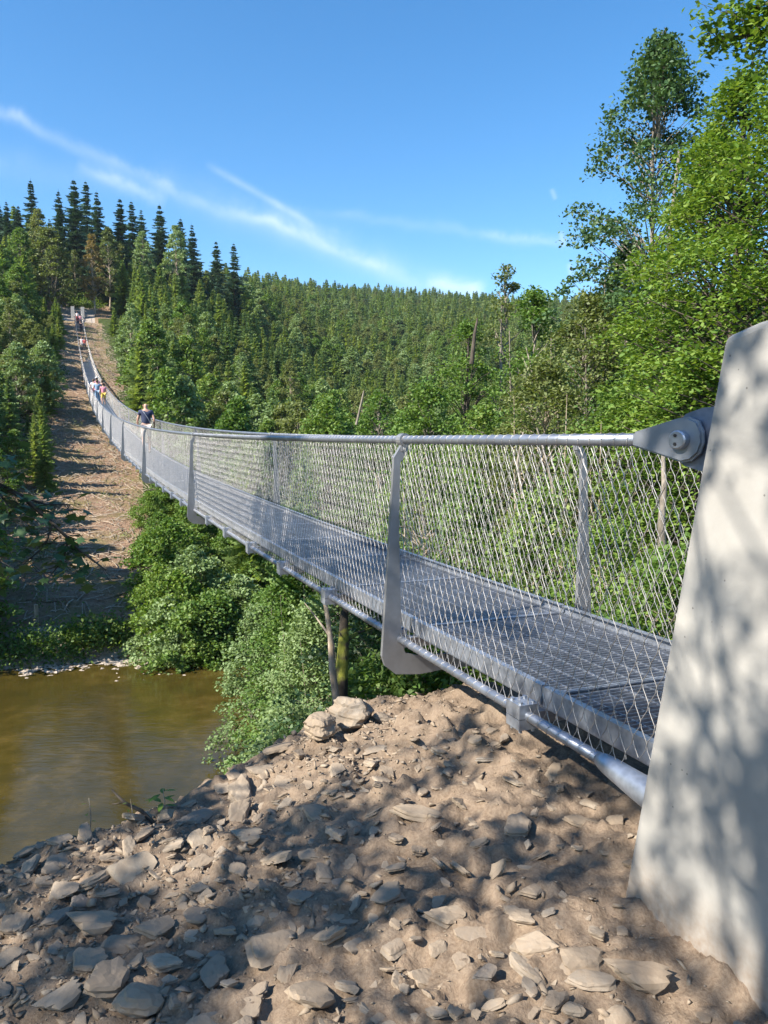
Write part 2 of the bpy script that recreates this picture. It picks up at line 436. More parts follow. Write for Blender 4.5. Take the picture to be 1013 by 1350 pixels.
def dup(root, loc, rotz, scale, label=None, cat=None, group=None):
    def cp(o, par):
        c = o.copy(); COL.objects.link(c)
        if par is not None: c.parent = par
        for ch in kids.get(o.name, ()): cp(ch, c)
        return c
    r = cp(root, None); r.location = loc; r.rotation_euler = (0, 0, rotz); r.scale = scale
    for k in ('label', 'category', 'group'):
        if k in r: del r[k]
    tag(r, label, cat, group); return r
kids = {}
def adopt(root, *ch):
    for c in ch: c.parent = root
    kids.setdefault(root.name, []).extend(ch)

# ------------------------------------------------------------------ the setting
# wide terrain sheet
na, nr = 520, 210
rad = np.concatenate([np.linspace(0, 30, 60), 30*np.power(2600/30, np.linspace(0, 1, nr-60+1))[1:]])
azs = np.concatenate([np.linspace(-PI, -.75, 60)[:-1], np.linspace(-.75, .75, na-120), np.linspace(.75, PI, 61)[1:]])
AA, RR = np.meshgrid(azs, rad)
gx = RR*np.sin(AA); gy = RR*np.cos(AA); gz = ground(gx, gy)
inside = (gx > -3.9) & (gx < 3.4) & (gy > .6) & (gy < 6.4)
gz = np.where(inside, gz-.35, gz-.02)
nA, nR = len(azs), len(rad)
idx = np.arange(nA*nR).reshape(nR, nA)
ff = np.stack([idx[:-1, :-1], idx[1:, :-1], idx[1:, 1:], idx[:-1, 1:]], -1).reshape(-1, 4)[:, ::-1]
me = np_mesh('hillside', np.stack([gx, gy, gz], -1).reshape(-1, 3), ff, M_FLOOR, True)
me.materials.append(M_HILL); me.materials.append(M_DIRT); me.materials.append(M_GRAVEL)
cx = gx.ravel()[ff].mean(1); cy = gy.ravel()[ff].mean(1)
fs, fo = to_so(cx, cy)
wob_ = fbm(cx, cy, .12, 3, 77)
strip = (fs > 33) & (fs < 152) & (fo+wob_*2.5 > np.interp(fs, [33, 45, 60, 100, 150], [-13, -7, -4.4, -2.8, -4])) & (fo+wob_ < np.interp(fs, [33, 45, 60, 150], [2.6, 3.0, 3.6, 4.2]))
top = (fs >= 148) & (fs < 172) & (np.abs(fo-.8) < 6)
mi = np.where(strip | top, 1, 0)
mi = np.where((fs < 22) & (cy < np.interp(cx, YCX, YCY)+6) & (np.abs(cx) < 6), 2, mi)
mi = np.where((fs > 147) & (fs < 165) & (np.abs(fo-.6+wob_*2) < 3.4), 3, mi)
mi = np.where((fs > 31.6) & (fs < 33.6), 3, mi)
me.polygons.foreach_set('material_index', mi.astype(np.int32))
tag(ob('hillside', me), kind='structure')

# fine rubble ground in front of the camera
xs = np.arange(-4, 3.5, .017); ys = np.arange(.5, 6.5, .017)
GX, GY = np.meshgrid(xs, ys)
e_ = GY-np.interp(GX, YCX, YCY)
GZ = fine(GX, GY)
edge = np.minimum.reduce([GX+4, 3.48-GX, GY-.5, 6.48-GY]); GZ -= np.clip(.15-edge, 0, .15)*2
ii = np.arange(GX.size).reshape(GX.shape)
f4 = np.stack([ii[:-1, :-1], ii[:-1, 1:], ii[1:, 1:], ii[1:, :-1]], -1).reshape(-1, 4)
def f1(x, y):
    i = (x-xs[0])/.017; j = (y-ys[0])/.017
    if not (0 <= i < len(xs)-1 and 0 <= j < len(ys)-1): return g1(x, y)
    i = int(i); j = int(j); return float(GZ[j, i])
tag(ob('ground', np_mesh('ground', np.stack([GX, GY, GZ], -1).reshape(-1, 3), f4, M_DIRT, True)), kind='structure')

wm = MB(); wm.add([(-260, -120, -10), (260, -120, -10), (260, 150, -10), (-260, 150, -10)], [(0, 1, 2, 3)])
tag(ob('river', wm.mesh('river', M_WATER)), kind='structure')

# gravel track crossing the slope above the far bank
tb = MB(); prev = None
for k in range(60):
    o = -38+k*.7
    a = [(.0, 35.9), (.0, 37.7)]
    row = []
    for _, s_ in a:
        s2 = s_+.012*(o+4)**2*.25+math.sin(o*.4)*.15+rnd.uniform(-.2, .2)
        x = X0+DIR[0]*s2+NRM[0]*o; y = Y0+DIR[1]*s2+NRM[1]*o
        row.append((x, y, g1(x, y)+.05))
    if o > 2.5: break
    if prev: tb.add([prev[0], prev[1], row[1], row[0]], [(0, 3, 2, 1)])
    prev = row
tag(ob('path', tb.mesh('path', M_HILL)), kind='structure')
# ------------------------------------------------------------------ the footbridge
SEND = 150.0
BO = bp(-2.2, BW/2, -1.2)
bridge = tag(ob('suspension_footbridge', None, loc=BO), 'long narrow galvanised footbridge with wire netting sides swooping across the river', 'footbridge')
def bfr(s):                      # frame at station s: along, across, up
    sl_ = .0007+.00208*s
    d = Vector((DIR[0], DIR[1], sl_)).normalized(); n = Vector((NRM[0], NRM[1], 0)); u = n.cross(d).normalized()
    return d, n, u
def bmat(s, z=0.0):
    d, n, u = bfr(s); p = bp(s, BW/2, z)-BO
    m = Matrix((d, n, u)).transposed().to_4x4(); m.translation = p; return m
def bob(name, me, parent, m=None):
    o = bpy.data.objects.new(name, me); COL.objects.link(o); o.parent = parent
    if m is not None: o.matrix_basis = m
    return o
CR = .0225
for o_ in (0, BW):
    t = MB(); st = [-2.12+.8*k for k in range(12)]+[8+2.5*k for k in range(57)]+[SEND]
    t.tube([bp(s, o_)-BO for s in st], CR, 10)
    bob('hand_cable', t.mesh('hand_cable', M_CABLE, True), bridge)
    t = MB(); sgn = -1 if o_ == 0 else 1
    t.tube([bp(s, o_+sgn*.02, -1.15)-BO for s in st], CR, 10)
    bob('lower_cable', t.mesh('lower_cable', M_CABLE, True), bridge)

# hanger frames: a bent plate, two tapered uprights joined under the deck
def hanger():
    m = MB(); h = .014
    to3 = lambda a, b_, d: (d, a, b_)
    c = BW/2
    def side(sg):
        O = [(c-.012, -.028), (c+.018, -.032), (c+.062, -.10), (c+.085, -.5), (c+.118, -1.0), (c+.135, -1.24), (c+.115, -1.30), (c+.05, -1.355), (c-.10, -1.372), (c-.28, -1.36)]
        I = [(c-.28, -1.27), (c-.10, -1.262), (c-.01, -1.235), (c+.012, -1.17), (c+.018, -1.0), (c+.030, -.5), (c+.024, -.13), (c-.012, -.075)]
        for i in range(len(O)-1):
            j0 = min(len(I)-1, max(0, len(I)-1-i)); j1 = max(0, j0-1)
            quad = [O[i], O[i+1], I[j1], I[j0]] if j1 != j0 else [O[i], O[i+1], I[j0]]
            quad = [(sg*a, b_) for a, b_ in quad]
            if sg < 0: quad = quad[::-1]
            m.prism(quad, to3, -h, h)
    side(1); side(-1)
    x = BW/2-.27
    m.prism([(-x, -1.27), (-x, -1.36), (x, -1.36), (x, -1.27)], to3, -h, h)
    me = m.mesh('hanger_frame', M_PLATE)
    bm = bmesh.new(); bm.from_mesh(me); bmesh.ops.remove_doubles(bm, verts=bm.verts, dist=.0005)
    dd = {}
    for f in bm.faces: dd.setdefault(tuple(sorted(v.index for v in f.verts)), []).append(f)
    bmesh.ops.delete(bm, geom=[f for k in dd.values() if len(k) > 1 for f in k], context='FACES_ONLY')
    bmesh.ops.recalc_face_normals(bm, faces=bm.faces); bm.to_mesh(me); bm.free(); return me
ME_HANG = hanger()
def clampmesh():
    m = MB(); m.tube([(-.03, 0, 0), (.03, 0, 0)], .036, 14); m.tube([(-.016, 0, -.02), (-.016, 0, -.055)], .012, 6); m.tube([(.016, 0, -.02), (.016, 0, -.055)], .012, 6)
    m.box((0, 0, -.045), (.02, 0, 0), (0, .02, 0), (0, 0, .02))
    return m.mesh('cable_clip', M_PLATE, False)
ME_CLIP = clampmesh()
def blockmesh():
    m = MB()
    m.box((0, 0, .021), (.052, 0, 0), (0, .048, 0), (0, 0, .030)); m.box((0, 0, -.034), (.052, 0, 0), (0, .048, 0), (0, 0, .022))
    for a in (-.033, .033):
        for b_ in (-.030, .030):
            m.tube([(a, b_, .051), (a, b_, .061)], .010, 6); m.tube([(a, b_, -.055), (a, b_, -.072)], .008, 6)
    return m.mesh('cable_clamp', M_GALV)
ME_BLOCK = blockmesh()
for k in range(0, 19):
    s = -.15+k*SP*.985
    fr = bob('hanger_frame', ME_HANG, bridge, bmat(s))
    for sg in (-1, 1):
        if k < 8:
            bob('cable_clip', ME_CLIP, fr, Matrix.Translation((0, sg*BW/2, 0)))
            bob('cable_clamp', ME_BLOCK, fr, Matrix.Translation((.05, sg*(BW/2+.02), -1.15)))
# deck panels
PL = SP*.985/6
def panel_meshes():
    W = BW/2-.085; L = PL-.012; z = -1.105
    g = MB(); n = 38
    for i in range(n):
        x = .02+(L-.04)*i/(n-1); g.box((x, 0, z), (.0022, 0, 0), (0, W-.006, 0), (0, 0, .013))
    for j in range(9):
        y = -W+.06+(2*W-.12)*j/8; g.box((L/2, y, z+.006), (L/2-.012, 0, 0), (0, .0025, 0), (0, 0, .004))
    g.box((.022, 0, z+.010), (.014, 0, 0), (0, W-.008, 0), (0, 0, .003))
    G = g.mesh('grating', M_GALV)
    f = MB()
    for sg in (-1, 1): f.box((L/2, sg*(W+.003), z-.008), (L/2, 0, 0), (0, .004, 0), (0, 0, .023)); f.box((L/2, sg*(W-.02), z-.033), (L/2, 0, 0), (0, .019, 0), (0, 0, .003))
    f.box((.006, 0, z-.016), (.004, 0, 0), (0, W-.002, 0), (0, 0, .014)); f.box((L-.006, 0, z-.016), (.004, 0, 0), (0, W-.002, 0), (0, 0, .014))
    Fm = f.mesh('deck_panel', M_GALV)
    t = MB(); t.box((L/2, 0, z+.018), (L/2-.001, 0, 0), (0, .003, 0), (0, 0, .040)); t.box((L/2, -.014, z+.0605), (L/2-.001, 0, 0), (0, .017, 0), (0, 0, .0025))
    T = t.mesh('toe_board', M_GALV)
    c = MB(); c.box((0, 0, -1.176), (.022, 0, 0), (0, BW/2-.03, 0), (0, 0, .026)); c.box((0, 0, -1.146), (.03, 0, 0), (0, BW/2-.032, 0), (0, 0, .003))
    C = c.mesh('cross_beam', M_GALV)
    return Fm, G, T, C, W
P_F, P_G, P_T, P_C, DW = panel_meshes()
def joinm(parts, name):
    bm = bmesh.new()
    for me, m in parts:
        t = me.copy(); t.transform(m); bm.from_mesh(t); bpy.data.meshes.remove(t)
    me = bpy.data.meshes.new(name); bm.to_mesh(me); bm.free(); me.materials.append(M_GALV); return me
R180 = Matrix.Rotation(PI, 4, 'Z')
tm = [(P_T, Matrix.Translation((0, DW+.012, 0))), (P_T, Matrix.Translation((PL-.012, -DW-.012, 0)) @ R180)]
bk = [(ME_BLOCK, Matrix.Translation((0, sg*(BW/2+.02), -1.15))) for sg in (-1, 1)]
FARP = joinm([(P_F, Matrix.Identity(4)), (P_G, Matrix.Identity(4)), (P_C, Matrix.Identity(4))]+tm+bk, 'deck_panel')
k = 0; s = -.15-2*PL
while s < SEND-.5:
    M = bmat(s)
    if s > -2.9:
        if s < 26:
            p = bob('deck_panel', P_F, bridge, M); bob('grating', P_G, p)
            for me_, m_ in tm: bob('toe_board', me_, p, m_)
            bob('cross_beam', P_C, p)
            if (k-2) % 6:
                for me_, m_ in bk: bob('cable_clamp', me_, p, m_)
        else:
            bob('deck_panel', FARP, bridge, M)
    s += PL; k += 1
# netting
def net(o_, s0, s1, r, wavy, step=.068):
    sg = -1 if o_ == 0 else 1
    H = 1.15; nrow = 17; hz = H/nrow
    V = []; Fc = []
    tri = [(math.cos(a), math.sin(a)) for a in (0.5, 2.6, 4.7)]
    cols = np.arange(s0-(18*step if s0 < -1 else 0), s1+1e-6, step); jr = random.Random(3)
    def P(s, i, off):
        return bp(s, o_+sg*(.020*i/nrow+off), -H*i/nrow)-BO
    for fam in (1, -1):
        for c in cols:
            pts = []
            if wavy:
                for i in range(nrow+1):
                    ss = c+fam*i*step/2
                    pts.append(P(ss+ (0), i+0, .002*fam))
                    if i < nrow:
                        # kinked where neighbouring wires are clasped together
                        pts.append(P(c+fam*(i*step/2+step*.06), i+.22, .001*fam)); pts.append(P(c+fam*((i+1)*step/2-step*.06), i+.78, .001*fam))
            else:
                j_ = jr.uniform(-.034, .034); pts = [P(c+j_, 0, 0), P(c+j_+fam*nrow*step/2, nrow, 0)]
            pts = [q for q in pts]
            if s0 < -1 and (c < -2.1 or c+fam*nrow*step/2 < -2.12):
                sv = [((q.xy+BO.xy-Vector((X0, Y0))).dot(Vector(DIR)), q.z+BO.z) for q in pts]
                pts = [q for q, (s_, z_) in zip(pts, sv) if s_ > -2.14 or (s_ > -2.48 and -1.08 < z_ < -.05-.18*min(1, (-2.14-s_)/.2))]
                if len(pts) < 2: continue
            b0 = len(V)
            a = (pts[-1]-pts[0]).normalized(); u1 = a.cross(Vector((NRM[0], NRM[1], 0))).normalized(); u2 = Vector((NRM[0], NRM[1], 0))
            for q in pts:
                for x, y in tri: V.append(q+u1*(x*r)+u2*(y*r))
            for i in range(len(pts)-1):
                for t_ in range(3): Fc.append((b0+i*3+t_, b0+(i+1)*3+t_, b0+(i+1)*3+(t_+1) % 3, b0+i*3+(t_+1) % 3))
    # wire wound round the cables
    if wavy:
        for zoff, oo in ((0, 0), (-H, sg*.02)):
            prev = None
            for j in range(int((s1-s0)/step*8)):
                s = s0+j*step/8; a = j/8*2*PI
                if s < -2.10: continue
                c_ = bp(s, o_+oo, zoff)-BO+Vector((NRM[0]*math.cos(a), NRM[1]*math.cos(a), math.sin(a)))*(CR+.0015)
                b0 = len(V)
                for x, y in tri: V.append(c_+Vector((DIR[0], DIR[1], 0))*(x*.0018)+Vector((0, 0, 1))*(y*.0018))
                if prev is not None:
                    for t_ in range(3): Fc.append((prev+t_, b0+t_, b0+(t_+1) % 3, prev+(t_+1) % 3))
                prev = b0
    return np_mesh('side_net', np.array([tuple(v) for v in V]), np.array(Fc), M_WIRE, True)
for o_ in (0, BW):
    for s0, s1, r, wv in ((-2.46, 8, .0017, True), (8, 24, .0010, False), (24, 60, .0008, False), (60, SEND, .0008, False)):
        n_ = bob('side_net', net(o_, s0, s1-.068, r, wv), bridge); n_['kind'] = 'stuff'

# ------------------------------------------------------------------ concrete pylons
def pylon_mesh(rake, zt, s_top, depth, z0, half=.225):
    # profile in the vertical plane of the bridge
    pr = [(s_top-(z0-zt)*0+rake*(zt-z0), z0), (s_top, zt), (s_top-.11, zt+.025), (s_top-depth*.8, zt+.09), (s_top-depth, z0)]
    m = MB(); m.prism(pr, lambda a, b_, d: (a, d, b_), -half, half)
    me = m.mesh('concrete_pylon', M_CONC)
    bm = bmesh.new(); bm.from_mesh(me); bmesh.ops.recalc_face_normals(bm, faces=bm.faces)
    bmesh.ops.bevel(bm, geom=list(bm.edges), offset=.022, segments=3, affect='EDGES', profile=.5)
    bm.to_mesh(me); bm.free(); return me
def put_pylon(s, o, me, flip, label, group=None):
    p = bp(s, o); z0 = p.z
    d = ob('concrete_pylon', me, None, (p.x, p.y, z0), (0, 0, math.atan2(DIR[1], DIR[0])+(PI if flip else 0)))
    return tag(d, label, 'concrete pylon', group)
NP = pylon_mesh(.186, .263, 0, 1.9, -2.3)
put_pylon(-2.652, .03, NP, False, 'big pale concrete pylon at the right edge holding the near end of the cables')
put_pylon(-2.652, BW-.025, NP, False, 'second near concrete pylon on the far side of the walkway')
FP = pylon_mesh(.15, .30, 0, 2.4, -2.9, .3)
put_pylon(SEND+.3, -.25, FP, True, 'left one of the two small concrete pylons at the far end of the bridge', 'pylons at the far end')
put_pylon(SEND+.3, BW+.25, FP, True, 'right one of the two small concrete pylons at the far end of the bridge', 'pylons at the far end')
# cable sockets, in a local frame: x towards the pylon, y outwards, z up
def socket():
    body = MB()
    T = lambda a, b_, d: (a, d, b_)
    outl = [(0, -.028), (0, .030), (.03, .038), (.20, .082), (.245, .086), (.285, .070), (.305, .03), (.308, -.012), (.295, -.05), (.262, -.078), (.225, -.086), (.03, -.034)]
    body.prism(outl, T, .022, .044); body.prism(outl, T, -.044, -.022)
    body.prism([(0, -.03), (0, .032), (.10, .056), (.10, -.054)], T, -.021, .021)
    body.tube([(-.012, 0, 0), (.02, 0, 0)], [.026, .034], 12)
    me = body.mesh('cable_socket', M_SOCK)
    bm = bmesh.new(); bm.from_mesh(me); bmesh.ops.recalc_face_normals(bm, faces=bm.faces)
    bmesh.ops.bevel(bm, geom=[e for e in bm.edges if len(e.link_faces) == 2 and e.calc_face_angle(0) > .9], offset=.008, segments=2, affect='EDGES')
    bm.to_mesh(me); bm.free()
    pin = MB(); pin.tube([(.225, -.062, 0), (.225, .062, 0)], .036, 20); pin.tube([(.225, .062, 0), (.225, .066, 0)], [.036, .031], 20)
    for dz in (-.016, .016): pin.tube([(.222, .060, dz), (.222, .068, dz)], .007, 6, 1)
    pme = pin.mesh('pin', [M_GALV, M_DARK])
    lug = MB(); lug.prism([(.17, .05), (.215, .098), (.28, .118), (.34, .122), (.55, .122), (.55, -.12), (.34, -.12), (.28, -.115), (.22, -.10), (.17, -.06), (.155, 0)], T, -.0195, .0195)
    lme = lug.mesh('anchor_plate', M_LUG)
    return me, pme, lme
M_DARK = plain('dark_hole', (.02, .02, .022)); M_LUG = mat('dark_zinc', m_galv((.22, .25, .33), .5, .6))
S1, S2, S3 = socket()
for o_, sg in ((0, -1), (BW, 1)):
    x_ = Vector((-DIR[0], -DIR[1], 0)); z_ = Vector((0, 0, 1)); y_ = Vector((NRM[0]*sg, NRM[1]*sg, 0))
    m = Matrix((x_, y_, z_)).transposed().to_4x4(); m.translation = bp(-2.13, o_)-BO
    m = m @ Matrix.Diagonal((1.0, .95, .80, 1)); sk = bob('cable_socket', S1, bridge, m); bob('pin', S2, sk); bob('anchor_plate', S3, sk)
    t = MB(); a = bp(-1.98, o_+sg*.02, -1.15)-BO; dv = Vector((-DIR[0], -DIR[1], -.07))
    t.tube([a+dv*q for q in (0, .03, .06, .22, .26, .60)], [.024, .032, .036, .048, .050, .050], 18)
    bob('end_sleeve', t.mesh('end_sleeve', M_GALV, True), bridge)
# ------------------------------------------------------------------ vegetation generators
def rot_rand(n, r, upbias=.6):
    # random leaf normals biased upwards; returns two in-plane axes
    nrm = r.normal(size=(n, 3)); nrm[:, 2] = np.abs(nrm[:, 2])+upbias
    nrm /= np.linalg.norm(nrm, axis=1)[:, None]
    a = r.normal(size=(n, 3)); a -= nrm*(a*nrm).sum(1)[:, None]; a /= np.linalg.norm(a, axis=1)[:, None]
    return a, np.cross(nrm, a), nrm
def leaves(pos, size, r, upbias=.6, aspect=.62, droop=.15):
    n = len(pos); a, b, nn = rot_rand(n, r, upbias)
    L = size*r.uniform(.65, 1.25, n)[:, None]
    a_ = a*L; b_ = b*L*aspect*.5; d = nn*L*droop
    V = np.stack([pos-a_*.5, pos+b_-d*.0, pos+a_*.5-d, pos-b_], 1).reshape(-1, 3)
    Fc = np.arange(4*n).reshape(-1, 4)
    return V, Fc
def crown_skeleton(H, R, base, n, r, shape=.55, lean=(0, 0), flat=.35):
    # clump centres spread through the crown volume, and the limbs that carry them
    C = []
    while len(C) < n:
        h = r.uniform(0, 1); prof = math.sin(PI*min(1, max(0, h))**shape)**.7
        rr = R*prof*math.sqrt(r.uniform(.12, 1)); a = r.uniform(0, 2*PI)
        z = base+(H-base)*h
        C.append((lean[0]*z/H+rr*math.cos(a), lean[1]*z/H+rr*math.sin(a), z))
    return np.array(C)
def broad_tree(name, seed, H, R, base, nclump, per, lsize, lm, bark, clump_r=.5, trunk_r=None, lean=(0, 0), shape=.55, twigs=True, stems=1, upbias=.7, core=False, gaps=0.0, limb_r=1.0):
    r = np.random.default_rng(seed)
    C = crown_skeleton(H, R, base, nclump, r, shape, lean)
    if gaps:
        C = C[[vnoise(np.array([c[0]/R*1.7+9]), np.array([c[2]/R*1.2+seed]), seed)[0] > gaps*r.uniform(.6, 1.1) for c in C]]
    tr = trunk_r or H*.012
    t = MB()
    for st in range(stems):
        ph = 2*PI*st/stems+seed; off = 0 if stems == 1 else .25
        pts = []; nn = 9
        for i in range(nn+1):
            h = i/nn; wv = .02*H*math.sin(h*5+seed+st)
            sp_ = off*h*R*1.2
            pts.append((lean[0]*h+wv*.5+math.cos(ph)*(sp_+off*.3), lean[1]*h+wv*.3+math.sin(ph)*(sp_+off*.3), h*H*.93))
        t.tube(pts, [tr*(1.25 if i == 0 else 1)*(1-.88*i/nn)/(stems**.4) for i in range(nn+1)], 7 if H > 6 else 5, 0, False)
    for c in C:
        if not twigs: break
        zb = max(base*.5, c[2]-r.uniform(.35, .75)*np.hypot(c[0], c[1])-.02*H); h = min(.9, zb/H)
        st = np.array([lean[0]*h, lean[1]*h, zb]); mid = (st+c)/2+np.array([0, 0, .06*H*r.uniform(-.3, 1)*.5])+r.normal(size=3)*.03*R
        q = limb_r*tr*.32*(1-h*.6)
        t.tube([st, mid, c], [q, q*.6, q*.22], 4, 0, False)
    P = []
    for c in C:
        n = int(per*r.uniform(.5, 1.4)); cr = clump_r*r.uniform(.65, 1.35)
        d = r.normal(size=(n, 3)); d /= np.linalg.norm(d, axis=1)[:, None]
        q = d*(r.uniform(0, 1, n)**.45)[:, None]*cr
        q[:, 2] *= .55
        # layered sprays with a slight droop outwards
        out_ = c[:2]-np.array(lean)*c[2]/H; out_ = out_/(np.linalg.norm(out_)+1e-6)
        q[:, 2] -= (q[:, :2]@out_)*.25
        P.append(c+q)
    P = np.concatenate(P)
    V, Fc = leaves(P, lsize, r, upbias)
    root = bpy.data.objects.new(name, None); COL.objects.link(root)
    tk = ob('trunk', t.mesh('trunk', bark, True)); cr = ob('crown', np_mesh('crown', V, Fc, lm))
    adopt(root, tk, cr); return root
def spruce(name, seed, H, R, lm, dens=1.0, base=.03, dropp=.25, detail=1.0, ragged=.25):
    r = np.random.default_rng(seed); t = MB()
    t.tube([(0, 0, 0), (0, 0, H*.5), (0, 0, H)], [H*.014+.02, H*.008, .01], 6, 0, False)
    nl = int(H/ (.32 if H < 12 else .48)*dens); V = []; N = 0
    for i in range(nl):
        h = base+(1-base)*((i+r.uniform(0, .6))/nl); z = h*H+r.uniform(-.12, .12)
        L0 = (R*(1-h)**.8+.10)*r.uniform(.8, 1.12)
        nb = max(4, int((7+3*(1-h))*1.0))
        a0 = r.uniform(0, 2*PI)
        for b in range(nb):
            a = a0+2*PI*b/nb+r.uniform(-.25, .25); L = L0*r.uniform(1-ragged*1.6, 1+ragged*.6)
            up = .35*h-.15; ca, sa = math.cos(a), math.sin(a)
            ns = max(3, int((4+L*2.4)*detail))
            for k in range(ns):
                u = (k+.6)/ns; rr = u*L; zz = z+rr*up-dropp*rr*(1-u*.45)
                wd = (.36+.24*L)*(1-u*.75)*r.uniform(.8, 1.2)
                # two side twigs hanging and one along the branch
                for sd in (-1, 1):
                    tx = ca*.55-sa*sd*.8; ty = sa*.55+ca*sd*.8
                    p0 = np.array([ca*rr, sa*rr, zz]); p1 = p0+np.array([tx*wd, ty*wd, -wd*r.uniform(.3, .9)])
                    p2 = p0+np.array([ca, sa, 0])*wd*.42+np.array([0, 0, wd*.10])
                    pm = p0-np.array([ca, sa, 0])*wd*.18+np.array([0, 0, -wd*.50])
                    V += [p0, pm, p1, p2]
            tip = np.array([ca*L*1.08, sa*L*1.08, z+L*up-dropp*L*.62]); q = np.array([ca*L*.7, sa*L*.7, z+L*.7*up-dropp*L*.55])
            V += [q+np.array([-sa, ca, 0])*.07*L, q-np.array([0, 0, .1*L]), tip, q+np.array([sa, -ca, 0])*.07*L]
    V += [np.array(x) for x in ((.05, 0, H*.96), (0, .05, H*.96), (0, 0, H*1.03), (-.04, -.04, H*.96))]
    V = np.array(V); Fc = np.arange(len(V)).reshape(-1, 4)
    root = bpy.data.objects.new(name, None); COL.objects.link(root)
    tk = ob('trunk', t.mesh('trunk', M_BARKD, True)); cr = ob('crown', np_mesh('crown', V, Fc, lm))
    adopt(root, tk, cr); return root

used = set()
def place(proto, x, y, scale, label=None, cat='tree', group=None, z=None, rz=None, sz=None):
    if z is None: z = g1(x, y)-.08
    sc3 = (scale, scale, scale*(sz or 1))
    rz = rnd.uniform(0, 2*PI) if rz is None else rz
    if proto.name not in used:
        used.add(proto.name); proto.location = (x, y, z); proto.rotation_euler = (0, 0, rz); proto.scale = sc3
        tag(proto, label, cat, group); return proto
    return dup(proto, (x, y, z), rz, sc3, label, cat, group)

# prototypes
OLD = [spruce('spruce_tree', 100+i, 20, 4.6+.5*(i % 2), L_SPRUCE, 1.0, .06, .42, .8, .5) for i in range(3)]
YNG = [spruce('spruce_tree', 120+i, 9, 2.15+.2*i, L_YOUNG, 1.05, .0, .16, 1.0, .3) for i in range(4)]
DKY = [spruce('spruce_tree', 130+i, 10, 2.3, L_MID, .95, .02, .2, .85, .3) for i in range(1)]
BRD = [broad_tree('broadleaf_tree', 200+i, 9, 2.9, .7, 120, 62, .30, [L_GREEN, L_GREEN, L_OLIVE, L_WILLOW, L_GREEN][i], M_BARK, .62, None, (0, 0), .5, True, 1 if i % 2 else 2, .5) for i in range(5)]
BIRCH = [broad_tree('birch_tree', 220+i, 13, 2.2, 2.2, 110, 60, .28, [L_OLIVE, L_GOLD, L_WILLOW][i], M_BARKP, .55, None, (0, 0), .65, True, 1, .2, gaps=.1) for i in range(3)]
BUSH = [broad_tree('leafy_shrub', 240+i, 3.2, 1.7, .05, 90, 85, .15, [L_GREEN, L_BRIGHT, L_WILLOW, L_GREEN][i], M_BARK, .42, .03, (0, 0), .62, True, 3, .5) for i in range(4)]

def px_of(x, y, z):
    d = y*math.cos(PITCH)-z*math.sin(PITCH); v = y*math.sin(PITCH)+z*math.cos(PITCH)
    return CX+F*x/max(d, .1), CY-F*v/max(d, .1)

# ---- the skyline group on the left hill, one by one
sky_trees = [
    (0, 8, 262, 182, 'dark spruce at the left edge of the hilltop skyline'),
    (1, 24, 268, 190, 'dark spruce between the left edge and the tall lone skyline spruce'),
    (2, 40, 232, 178, 'tall lone dark spruce on the left part of the hilltop skyline'),
    (0, 77, 247, 188, 'dark spruce just right of the tall lone spruce on the hilltop'),
    (1, 97, 231, 180, 'tall dark spruce, left one of the highest clump above the far landing'),
    (2, 113, 233, 186, 'tall dark spruce, middle one of the highest clump above the far landing'),
    (0, 127, 247, 176, 'tall dark spruce, right one of the highest clump above the far landing'),
    (1, 158, 257, 188, 'dark spruce, left one of the trio right of the highest clump'),
    (2, 173, 260, 182, 'dark spruce, middle one of the trio right of the highest clump'),
    (0, 186, 272, 192, 'dark spruce, right one of the trio right of the highest clump'),
    (1, 210, 265, 186, 'single pointed dark spruce midway along the hilltop skyline'),
    (2, 238, 283, 192, 'dark spruce, left one of the pair near the right end of the hilltop'),
    (0, 253, 291, 186, 'dark spruce, right one of the pair near the right end of the hilltop'),
    (1, 285, 314, 205, 'last but one dark spruce at the right end of the hilltop'),
    (2, 308, 316, 200, 'last dark spruce standing apart at the right end of the hilltop')]
for pi_, px, py, D, lab in sky_trees:
    p = atD(px, py, D); zg = g1(p.x, p.y); H = p.z-zg
    H2 = max(12, H); sc_ = H2/20.6
    place(OLD[pi_], p.x, p.y, sc_*1.05 if H2 < 20 else 1.0*sc_, lab, 'spruce', z=p.z-H2, sz=1/1.05 if H2 < 20 else 1)
mid_trees = [
    (BIRCH[0], 50, 276, 168, 13, 'rounded olive birch below the tall lone skyline spruce'),
    (BIRCH[1], 121, 311, 160, 13, 'gold brown yellowing birch right above the far landing'),
    (BIRCH[0], 142, 300, 166, 13, 'olive birch just right of the yellowing one above the landing'),
    (BIRCH[2], 231, 298, 172, 13, 'pale green drooping birch in front of the dark hilltop spruces'),
    (BIRCH[2], 188, 306, 168, 13, 'pale birch below the trio of dark hilltop spruces'),
    (BIRCH[0], 98, 330, 172, 13, 'olive birch behind the grass above the far landing'),
    (BRD[0], 26, 302, 160, 9, 'rounded broadleaf tree on the left hill shoulder'),
    (BRD[2], 66, 300, 158, 9, 'olive broadleaf tree left of the far landing'),
    (BRD[1], 8, 330, 140, 9, 'broadleaf tree at the left edge below the hilltop spruces')]
for pr, px, py, D, h0, lab in mid_trees:
    p = atD(px, py, D); zg = g1(p.x, p.y); H = max(p.z-zg, 8); place(pr, p.x, p.y, H/h0, lab, 'birch' if pr in BIRCH else 'tree', z=p.z-H)

